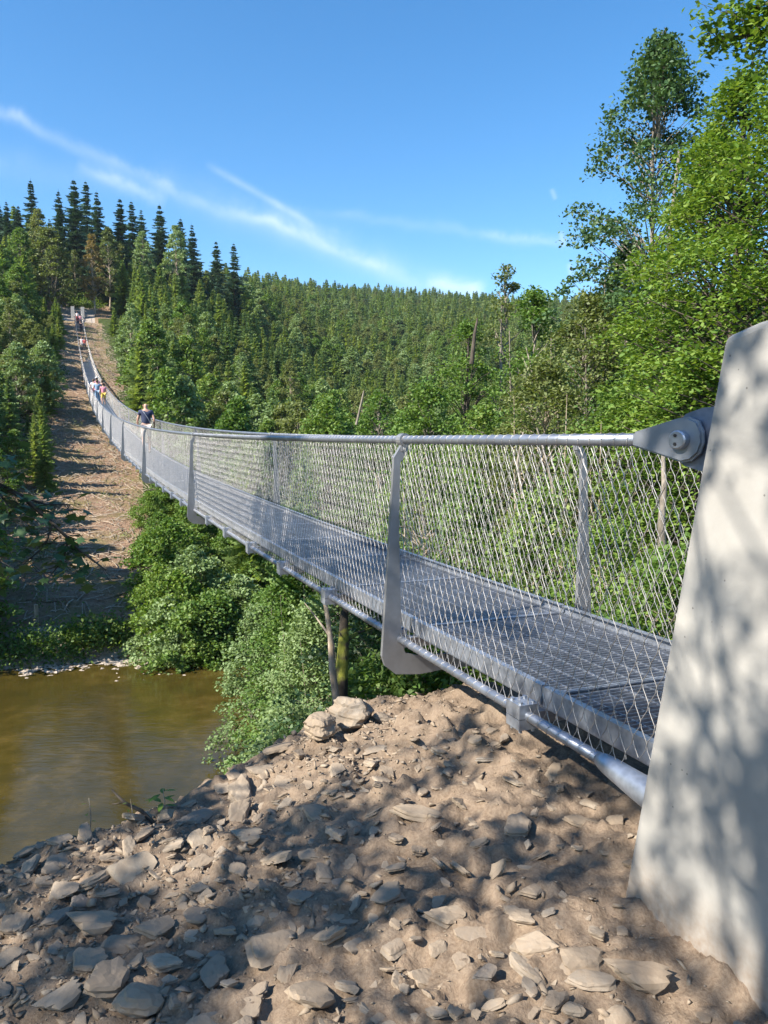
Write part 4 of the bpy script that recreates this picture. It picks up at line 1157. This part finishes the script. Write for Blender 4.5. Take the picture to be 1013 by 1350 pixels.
named = [
    (466, 960, 54, 10, 'big rounded pale boulder on the crest of the rubble, right one of the pair', .4, (0, 0), .1, 1.2, 'boulder'),
    (421, 978, 46, 11, 'pale boulder on the crest left of the biggest boulder', 1.2, (.1, 0), .15, 1.2, 'boulder'),
    (503, 952, 26, 6, 'small brown block right beside the biggest boulder', .2, (0, .2), .1, 1.1, 'stone'),
    (395, 1002, 26, 3, 'brown rock leaning against the left boulder', 2.0, (.3, 0), .2, 1, 'stone'),
    (345, 1020, 46, 4, 'grey slate slab near the crest left of the pale boulders', .5, (.35, .1), .2, 1, 'stone'),
    (328, 1001, 26, 5, 'rounded tan stone on the crest above the slate slab', .3, (0, 0), .2, 1, 'stone'),
    (47, 1106, 34, 6, 'whitish angular block at the water side left corner of the rubble', .9, (.4, .3), .1, 1, 'stone'),
    (20, 1122, 30, 3, 'pale stone left of the whitish block', .2, (.1, .2), .2, 1, 'stone'),
    (78, 1112, 28, 1, 'flat pale stone right of the whitish block', .2, (.1, .1), .2, 1, 'stone'),
    (257, 1084, 44, 1, 'light tan slab in full sun above the middle of the rubble', .3, (.15, 0), .2, 1, 'stone'),
    (417, 1081, 56, 2, 'long thin brown slab tilted to the right', -.25, (.2, .28), .1, 1, 'stone'),
    (328, 1104, 48, 4, 'flat stone with a dark undercut below the light slab', .1, (.1, -.05), .05, 1, 'stone'),
    (360, 1252, 56, 8, 'large smooth brown stone in the lower left centre', .6, (.2, .1), .25, 1.1, 'stone'),
    (204, 1232, 42, 1, 'wedge shaped tan stone above the lower left heap', .1, (.2, .1), .15, 1, 'stone'),
    (162, 1247, 40, 8, 'flat tan stone left of the wedge shaped one', .2, (.05, .1), .15, 1, 'stone'),
    (215, 1276, 40, 3, 'rounded grey stone below the wedge shaped one', .3, (0, 0), .25, 1, 'stone'),
    (145, 1308, 54, 9, 'big sunlit angular stone in the lower left heap', .8, (.2, .2), .1, 1, 'stone'),
    (182, 1334, 52, 6, 'big brown block cut by the bottom edge at lower left', .4, (.2, .1), .15, 1.1, 'stone'),
    (232, 1332, 28, 5, 'upright grey stone beside the block at the bottom edge', 1.5, (.2, .3), .1, 1, 'stone'),
    (80, 1325, 60, 4, 'long tan slab slanting down to the lower left corner', .7, (.2, -.2), .15, .8, 'stone'),
    (427, 1153, 34, 8, 'flat rounded tan stone in the middle of the slope', 1.8, (.1, 0), .2, 1, 'stone'),
    (395, 1198, 34, 3, 'pale angular stone in the middle of the slope', .9, (.2, .1), .15, 1, 'stone'),
    (545, 1078, 70, 2, 'long thin pale slab lying flat below the dirt heap', -.12, (.05, .1), .15, .7, 'stone'),
    (684, 1096, 42, 9, 'pale pointed stone right of centre', .5, (.2, 0), .2, 1, 'stone'),
    (552, 1132, 30, 3, 'square brown stone left of the two upright slabs', 1.3, (.2, .2), .15, 1, 'stone'),
    (578, 1142, 36, 7, 'left one of the two upright curved slabs', 1.9, (.9, .2), .1, .8, 'stone'),
    (605, 1150, 48, 7, 'right one of the two upright curved slabs', 2.0, (1.0, .2), .1, .7, 'stone'),
    (586, 1217, 48, 1, 'flat brown stone below the two upright slabs', -.1, (.1, .1), .15, 1, 'stone'),
    (843, 1293, 88, 4, 'largest grey slab lying near the foot of the concrete pylon', -.05, (.05, .05), .15, .75, 'stone'),
    (766, 1268, 54, 8, 'tan slab left of the largest grey slab', .3, (.1, .1), .2, 1, 'stone'),
    (770, 1300, 50, 2, 'thin brown slab below the tan one', .1, (.05, .05), .1, 1, 'stone'),
    (728, 1334, 34, 5, 'tan stone at the bottom edge right of centre', .6, (.1, .1), .2, 1, 'stone'),
    (755, 1338, 26, 6, 'pale stone at the bottom edge beside the tan one', .1, (.1, 0), .2, 1, 'stone'),
    (606, 1062, 34, 4, 'tilted thin stone with a dark right edge below the dirt heap', .9, (.5, .4), .1, 1, 'stone'),
    (760, 1096, 40, 2, 'thin flake lying left of the pylon foot', -.2, (.2, .1), .1, .8, 'stone'),
    (830, 1150, 26, 4, 'small flake against the pylon foot', .5, (.1, .1), .1, 1, 'stone'),
    (262, 1142, 30, 5, 'tan stone half sunk below the undercut one', .4, (.5, .1), .15, 1, 'stone'),
    (125, 1222, 70, 4, 'dark shaded slab with earth on it at the left', .2, (.1, .1), .25, .8, 'stone'),
    (700, 1180, 30, 1, 'tan flat stone right of the flat brown one', .2, (.1, .1), .15, 1, 'stone'),
    (520, 1255, 34, 8, 'brown stone near the bottom centre', .9, (.1, .1), .2, 1, 'stone'),
    (640, 1290, 30, 1, 'tan stone near the bottom right of centre', .3, (.1, 0), .2, 1, 'stone'),
]
occ = []
for px, py, wpx, sh, lab, rz, tl, sk, stt, nm in named:
    o = pstone(px, py, wpx, sh, lab, rz, tl, sk, stt, nm); occ.append((o.location.x, o.location.y, o.scale.x*.45))
def zone(px, py, e):
    if e < 45: return 'along the crest by the water' if px < 300 else 'along the crest near the pale boulders' if px < 520 else 'on the dirt heap under the walkway'
    c = 'left' if px < 230 else 'left of centre' if px < 430 else 'right of centre' if px < 640 else 'right'
    return ('in the bottom %s part of the slope' if py > 1240 else 'in the middle %s part of the slope' if py > 1140 else 'in the upper %s part of the slope') % c
rr = random.Random(23); placed = 0; tries = 0
while placed < 258 and tries < 9000:
    tries += 1
    px = rr.uniform(-30, 950); py = rr.uniform(960, 1365)
    if py < np.interp(px, [0, 280, 450, 620, 830], [1110, 1020, 960, 945, 1080]): continue
    if rr.random() < (.65 if px > 500 and py < 1200 else .25 if px > 500 else 0): continue
    p = hit(px, py, f1, 1.0, 9)
    if p.y > np.interp(p.x, YCX, YCY)+.4: continue
    s_, o_ = to_so(p.x, p.y)
    if s_ < -2.2 and o_ > -.32: continue
    edge_ = py-np.interp(px, [0, 280, 450, 620, 830], [1110, 1020, 960, 945, 1080])
    size = rr.lognormvariate(math.log(.074), .42)*(1.35 if edge_ < 70 and px < 560 else 1)*(1.2 if px < 400 else 1)
    size = min(.19, max(.04, size))
    if any((p.x-a)**2+(p.y-b)**2 < (c+size*.4)**2 for a, b, c in occ): continue
    occ.append((p.x, p.y, size*.40)); placed += 1
    sh = rr.choice((0, 1, 2, 3, 4, 5, 7, 8, 9, 4, 0, 2))
    put_stone(p.x, p.y, size, sh, rr.uniform(0, 6.28), (rr.gauss(0, .25), rr.gauss(0, .25)), rr.uniform(.25, .5), '%s loose shale stone lying %s' % ('hand sized' if size > .11 else 'fist sized' if size > .075 else 'small', zone(px, py, edge_)), 'loose stones strewn over the dirt slope')
# smaller rubble and gravel, real geometry joined
def rubble(name, n, smin, smax, lab, seed, crest=False, fn=f1):
    r = np.random.default_rng(seed); bases = []
    for i in range(8):
        bm = bmesh.new()
        for k in range(8):
            p = r.normal(size=3); p /= np.linalg.norm(p); bm.verts.new((p[0]*.55, p[1]*r.uniform(.25, .42), p[2]*.5*r.uniform(.15, .5)))
        bmesh.ops.convex_hull(bm, input=list(bm.verts)); bmesh.ops.triangulate(bm, faces=bm.faces); bm.verts.ensure_lookup_table()
        bases.append((np.array([v.co[:] for v in bm.verts]), np.array([[v.index for v in f.verts] for f in bm.faces]))); bm.free()

    X = r.uniform(-3.2, 2.2, n*3); Y = r.uniform(1.0, 5.0, n*3)
    D = np.hypot(X, Y); e = Y-np.interp(X, YCX, YCY)
    S_, O_ = to_so(X, Y)
    keep = (e < .5) & (np.abs(X) < Y*.62+.3) & ~((S_ < -2.2) & (O_ > -.25))
    dens = np.where(X < .1, 1.0, .45)*np.where(e > -.9, 1.3, .9)*np.clip(.55+1.3*fbm(X, Y, 1.1, 3, seed+2), .08, 1.5)
    keep &= r.uniform(0, 1.3, n*3) < dens
    X = X[keep][:n]; Y = Y[keep][:n]; Z = fine(X, Y)
    V = []; Fc = []; b0 = 0
    for x, y, z in zip(X, Y, Z):
        v, f = bases[r.integers(8)]; s = smin*(smax/smin)**(r.uniform()**1.6); a = r.uniform(0, 6.28); tx, ty = r.normal(0, .3, 2)
        R = np.array(Euler((tx, ty, a)).to_matrix()); q = (v*s)@R.T+np.array([x, y, z+s*.05]); V.append(q); Fc.append(f+b0); b0 += len(v)
    return tag(ob(name, np_mesh(name, np.concatenate(V), np.concatenate(Fc), M_ROCK)), lab, 'gravel', kind='stuff')
rubble('small_rubble', 7500, .018, .068, 'small broken shale pieces scattered over the dirt slope', 71)
rubble('gravel', 14000, .006, .022, 'fine gravel and crumbs over the dirt slope', 72)
# pale stones at the far waterline
fb = MB(); icos = [stone_mesh(660, .6, 1), stone_mesh(661, .45, 1)]
r5 = random.Random(9)
V = []; Fc = []; b0 = 0
for i in range(1300):
    px = r5.uniform(-60, 330) if i > 250 else r5.uniform(90, 200)
    s = 32.6+r5.gauss(0, .5)-(.5 if px > 90 else 0); 
    if i < 60: s -= r5.uniform(.3, 3.5)
    a = math.atan((px-CX)/F); o = None
    # point on the bank line in that direction
    t = s/ max(.2, (math.sin(a)*DIR[0]+math.cos(a)*DIR[1])); x = math.sin(a)*t+X0*0; y = math.cos(a)*t+Y0*.9
    z = max(g1(x, y), -10.05)+.02; sz = r5.uniform(.06, .42)*(.6 if i < 60 else 1)
    me = icos[i % 2]; R = Euler((0, 0, r5.uniform(0, 6))).to_matrix()
    for v in me.vertices: q = R @ v.co; V.append((x+q.x*sz, y+q.y*sz, z+q.z*sz))
    for p in me.polygons: Fc.append([v+b0 for v in p.vertices])
    b0 += len(me.vertices)
me = bpy.data.meshes.new('bank_stones'); me.from_pydata(V, [], Fc); me.materials.append(M_GRAVEL)
tag(ob('bank_stones', me), 'pale stones along the far waterline and poking out of the shallows', 'stones', kind='stuff')

# stick and seedling on the crest
sb = MB(); b = hit(200, 1082, f1, 1.5, 8)
sb.tube([Vector((.03, -.02, -.02)), Vector((-.05, .02, .035)), Vector((-.13, .03, .07)), Vector((-.19, .05, .12))], [.010, .009, .007, .004], 6)
sb.tube([Vector((-.13, .03, .07)), Vector((-.18, .02, .065))], .003, 4)
tag(ob('stick', sb.mesh('stick', M_BARKD, True), None, b), 'dark broken stick jutting out over the water from the rubble crest', 'stick')
def seedling(px, py, D, lab, h=.16, n=9, seed=1, L=.055):
    r = random.Random(seed); b = hit(px, py, f1, 1.5, 8); root = ob('seedling', None, loc=b); st = MB(); st.tube([(0, 0, -.05), (.01, 0, h*.5), (0, .01, h)], [.003, .0025, .0015], 5)
    V = []; Fc = []
    for k in range(n):
        a_ = 2.4*k; zz = h*(.35+.65*k/n); a = Vector((math.cos(a_), math.sin(a_), .1)).normalized(); nn = Vector((-.2*a.x, -.2*a.y, 1)).normalized(); bb = nn.cross(a)
        o = len(V); c = Vector((0, 0, zz)); Lk = L*r.uniform(.7, 1.2)
        for u, v in ((0, 0), (.35, .16), (.7, .14), (1, 0), (.7, -.14), (.35, -.16)): V.append(tuple(c+a*(u*Lk+.01)+bb*v*Lk-nn*u*u*Lk*.2))
        Fc.append(tuple(range(o, o+6)))
    me = bpy.data.meshes.new('leaves'); me.from_pydata(V, [], Fc); me.materials.append(L_BRIGHT)
    ob('stem', st.mesh('stem', M_BARKP), root); ob('leaves', me, root); return tag(root, lab, 'seedling')
seedling(215, 1072, 3.75, 'small leafy seedling on the rubble crest right of the stick', .11, 9, 1, .07)
seedling(118, 1098, 3.6, 'thin dry weed stalk on the crest left of the stick', .16, 5, 2, .02)
seedling(172, 1084, 3.6, 'thin weed stalk beside the stick', .10, 5, 3, .02)
# small post by the track
pm = MB(); pm.box((0, 0, .5), (.07, 0, 0), (0, .07, 0), (0, 0, .7)); pm.box((0, 0, 1.22), (.075, 0, 0), (0, .075, 0), (0, 0, .02))
p = hit(49, 832, g1, 25); tag(ob('wooden_post', pm.mesh('wooden_post', M_BARKP), None, p), 'short wooden post beside the track on the far bank', 'post')
# ------------------------------------------------------------------ people
SKIN = plain('skin', (.52, .30, .22), .6); NAVY = plain('navy_cloth', (.028, .038, .085)); STRAP = plain('strap_cloth', (.25, .27, .32)); TANC = plain('light_shorts', (.50, .42, .38))
PINK = plain('pink_cloth', (.62, .25, .32)); WHITE = plain('white_cloth', (.75, .72, .72)); BLUE = plain('faded_blue_cloth', (.22, .32, .45)); YEL = plain('yellow_cloth', (.70, .48, .08)); DARK = plain('dark_cloth', (.05, .045, .06)); HAIR = plain('brown_hair', (.08, .045, .025)); SHOE = plain('shoe', (.25, .24, .24)); REDC = plain('red_cloth', (.45, .07, .07))
def skin_mesh(name, verts, edges, radii, m, root=0, sub=1):
    me = bpy.data.meshes.new(name); me.from_pydata(verts, edges, []); o = bpy.data.objects.new(name, me); COL.objects.link(o)
    md = o.modifiers.new('skin', 'SKIN'); md.use_smooth_shade = True
    for i, r in enumerate(radii): me.skin_vertices[0].data[i].radius = (r, r) if not hasattr(r, '__len__') else r
    me.skin_vertices[0].data[root].use_root = True
    o.modifiers.new('sub', 'SUBSURF').levels = sub; o.modifiers['sub'].render_levels = sub
    me.materials.append(m); return o
def person(x, y, z, rz, top, bottom, lab, stride=.18, hair=HAIR, hat=None, bag=None, strap=False, h=1.0, long_legs=False, sleeves=True, arm=.10, group=None):
    root = bpy.data.objects.new('person', None); COL.objects.link(root)
    s = stride
    J = [(0, 0, .95), (0, .0, 1.10), (0, -.01, 1.28), (0, 0, 1.44), (0, 0, 1.52), (0, .015, 1.60), (0, .02, 1.70),
         (.10, 0, .90), (.11, s*.5, .50), (.11, s*.55, .10), (.11, s*.55+.13, .04),
         (-.10, 0, .90), (-.11, -s*.2, .50), (-.11, -s*.9, .12), (-.11, -s*.9+.13, .05),
         (.19, 0, 1.42), (.27, -arm, 1.14), (.27, -arm+.13, .92), (.27, -arm+.18, .83),
         (-.19, 0, 1.42), (-.27, arm, 1.14), (-.27, arm+.10, .90), (-.27, arm+.14, .81)]
    Ed = [(0, 1), (1, 2), (2, 3), (3, 4), (4, 5), (5, 6), (0, 7), (7, 8), (8, 9), (9, 10), (0, 11), (11, 12), (12, 13), (13, 14), (3, 15), (15, 16), (16, 17), (17, 18), (3, 19), (19, 20), (20, 21), (21, 22)]
    R = [(.155, .11), (.14, .10), (.155, .11), (.10, .08), .055, (.082, .095), (.072, .085), .085, .058, .038, .035, .085, .058, .038, .035, .06, .04, .03, .032, .06, .04, .03, .032]
    b = skin_mesh('body', J, Ed, R, SKIN)
    # shirt with short sleeves, shorts or trousers
    Jt = [J[0], J[1], J[2], (0, 0, 1.43), (.185, 0, 1.425), (.225, -arm*.45, 1.29), (-.185, 0, 1.425), (-.225, arm*.45, 1.29)]
    t = skin_mesh('shirt', Jt, [(0, 1), (1, 2), (2, 3), (3, 4), (4, 5), (3, 6), (6, 7)], [(.175, .125), (.165, .12), (.175, .125), (.12, .095), .078, .066, .078, .066], top)
    if long_legs: Jl = [J[0], J[7], J[8], (J[9][0], J[9][1], .16), J[11], J[12], (J[13][0], J[13][1], .18)]
    else: Jl = [J[0], J[7], (.11, s*.35, .66), (.11, s*.5, .52), J[11], (-.11, -s*.1, .66), (-.11, -s*.18, .54)]
    l = skin_mesh('trousers' if long_legs else 'shorts', Jl, [(0, 1), (1, 2), (2, 3), (0, 4), (4, 5), (5, 6)], [(.165, .12), .10, .085, .075, .10, .085, .075], bottom)
    parts = [b, t, l]
    for sx, p_ in ((1, J[9]), (-1, J[13])):
        sh = MB(); sh.tube([(p_[0], p_[1]-.06, p_[2]-.045), (p_[0], p_[1]+.05, p_[2]-.05), (p_[0], p_[1]+.17, p_[2]-.06)], [.042, .05, .035], 8); parts.append(ob('shoe', sh.mesh('shoe', SHOE, True)))
    # face: nose and ears are part of the head; eyes and mouth as small insets
    fc = MB(); fc.box((0, .122, 1.635), (.011, 0, 0), (0, .016, 0), (0, 0, .02))
    for sx in (-1, 1): fc.box((sx*.088, .02, 1.64), (.010, 0, 0), (0, .018, 0), (0, 0, .028))
    parts.append(ob('face', fc.mesh('face', SKIN)))
    ey = MB()
    for sx in (-1, 1): ey.box((sx*.032, .112, 1.66), (.010, 0, 0), (0, .006, 0), (0, 0, .005))
    ey.box((0, .112, 1.59), (.022, 0, 0), (0, .006, 0), (0, 0, .004)); parts.append(ob('eyes', ey.mesh('eyes', DARK)))
    if hair is not None:
        hb = MB(); hb.tube([(0, -.01, 1.60), (0, -.015, 1.68), (0, -.005, 1.75), (0, .0, 1.79)], [.085, .10, .088, .02], 12); parts.append(ob('hair', hb.mesh('hair', hair, True)))
    if hat is not None:
        hb = MB(); hb.tube([(0, .01, 1.70), (0, .01, 1.705), (0, .01, 1.71), (0, .01, 1.79), (0, .01, 1.82)], [.17, .17, .11, .095, .03], 14); parts.append(ob('sun_hat', hb.mesh('sun_hat', hat, True)))
    if strap:
        st = MB(); st.tube([(-.13, -.07, 1.47), (-.05, -.135, 1.36), (.06, -.14, 1.18), (.15, -.09, 1.0)], .014, 6); st.tube([(-.13, -.07, 1.47), (-.10, .09, 1.42), (.05, .15, 1.2), (.16, .08, 1.0)], .014, 6); parts.append(ob('bag_strap', st.mesh('bag_strap', STRAP)))
    if bag is not None:
        bb = MB(); bb.box((0, -.20, 1.18), (.14, 0, 0), (0, .075, 0), (0, 0, .2)); parts.append(ob('backpack', bb.mesh('backpack', bag)))
    for p_ in parts: p_.parent = root
    root.location = (x, y, z); root.rotation_euler = (0, 0, rz); root.scale = (h, h, h)
    return tag(root, lab, 'person', group)
FWD = math.atan2(DIR[1], DIR[0])-PI/2
def walker(s, o, **kw):
    p = bp(s, o, -1.09); back = kw.pop('back', False)
    return person(p.x, p.y, p.z, FWD+(PI if back else 0)+kw.pop('turn', 0), **kw)
walker(23.6, .72, top=NAVY, bottom=TANC, lab='bald man in a navy T-shirt with a shoulder strap walking away over the bridge', hair=None, strap=True, stride=.22, h=.99)
walker(58.5, .80, top=PINK, bottom=YEL, lab='person in a pink top and yellow shorts, last of the group in mid bridge', hair=HAIR, h=.93)
walker(60.2, .42, top=BLUE, bottom=BLUE, lab='person dressed in faded blue in the middle of the mid bridge group', hair=HAIR, long_legs=True)
walker(62.5, .25, top=WHITE, bottom=PINK, lab='person in a white top walking left of the one in blue', hair=HAIR, h=.96)
walker(63.8, .52, top=PINK, bottom=WHITE, lab='person with a pale sun hat at the head of the mid bridge group', hair=HAIR, hat=WHITE)
walker(61.5, .85, top=DARK, bottom=DARK, lab='person in dark clothes beside the one in faded blue', hair=HAIR, h=.95)
walker(112, .75, top=REDC, bottom=DARK, lab='small figure in dark red alone on the upper part of the bridge', hair=HAIR, back=True)
walker(113, .40, top=WHITE, bottom=WHITE, lab='small pale figure beside the one in dark red on the upper bridge', hair=HAIR, back=True)
walker(131, .72, top=DARK, bottom=DARK, lab='figure in black near the top of the bridge, the lowest of that group', hair=HAIR, long_legs=True)
walker(137, .40, top=REDC, bottom=DARK, lab='figure in red top near the pylons at the far end', hair=HAIR)
walker(139, .80, top=PINK, bottom=DARK, lab='figure in pink top near the pylons at the far end', hair=HAIR)
walker(142, .35, top=WHITE, bottom=REDC, lab='figure in white top nearest to the pylons at the far end', hair=HAIR, back=True)
pz = bp(158, -1.5); person(pz.x, pz.y, g1(pz.x, pz.y), 1.0, REDC, DARK, 'bystander in red standing on the far landing behind the pylons', 0.0)

# ------------------------------------------------------------------ thin summer haze
hz = MB(); hz.box((0, 650, 70), (1500, 0, 0), (0, 1150, 0), (0, 0, 84))
def hazemat():
    m = bpy.data.materials.new('haze'); m.use_nodes = True; t = m.node_tree; t.nodes.clear()
    v = t.nodes.new('ShaderNodeVolumePrincipled'); v.inputs['Color'].default_value = (.80, .88, 1, 1); v.inputs['Density'].default_value = .00010; v.inputs['Anisotropy'].default_value = .3
    o = t.nodes.new('ShaderNodeOutputMaterial'); t.links.new(v.outputs[0], o.inputs['Volume']); return m
tag(ob('haze', hz.mesh('haze', hazemat())), 'thin bluish summer haze in the valley air', 'haze', kind='stuff')
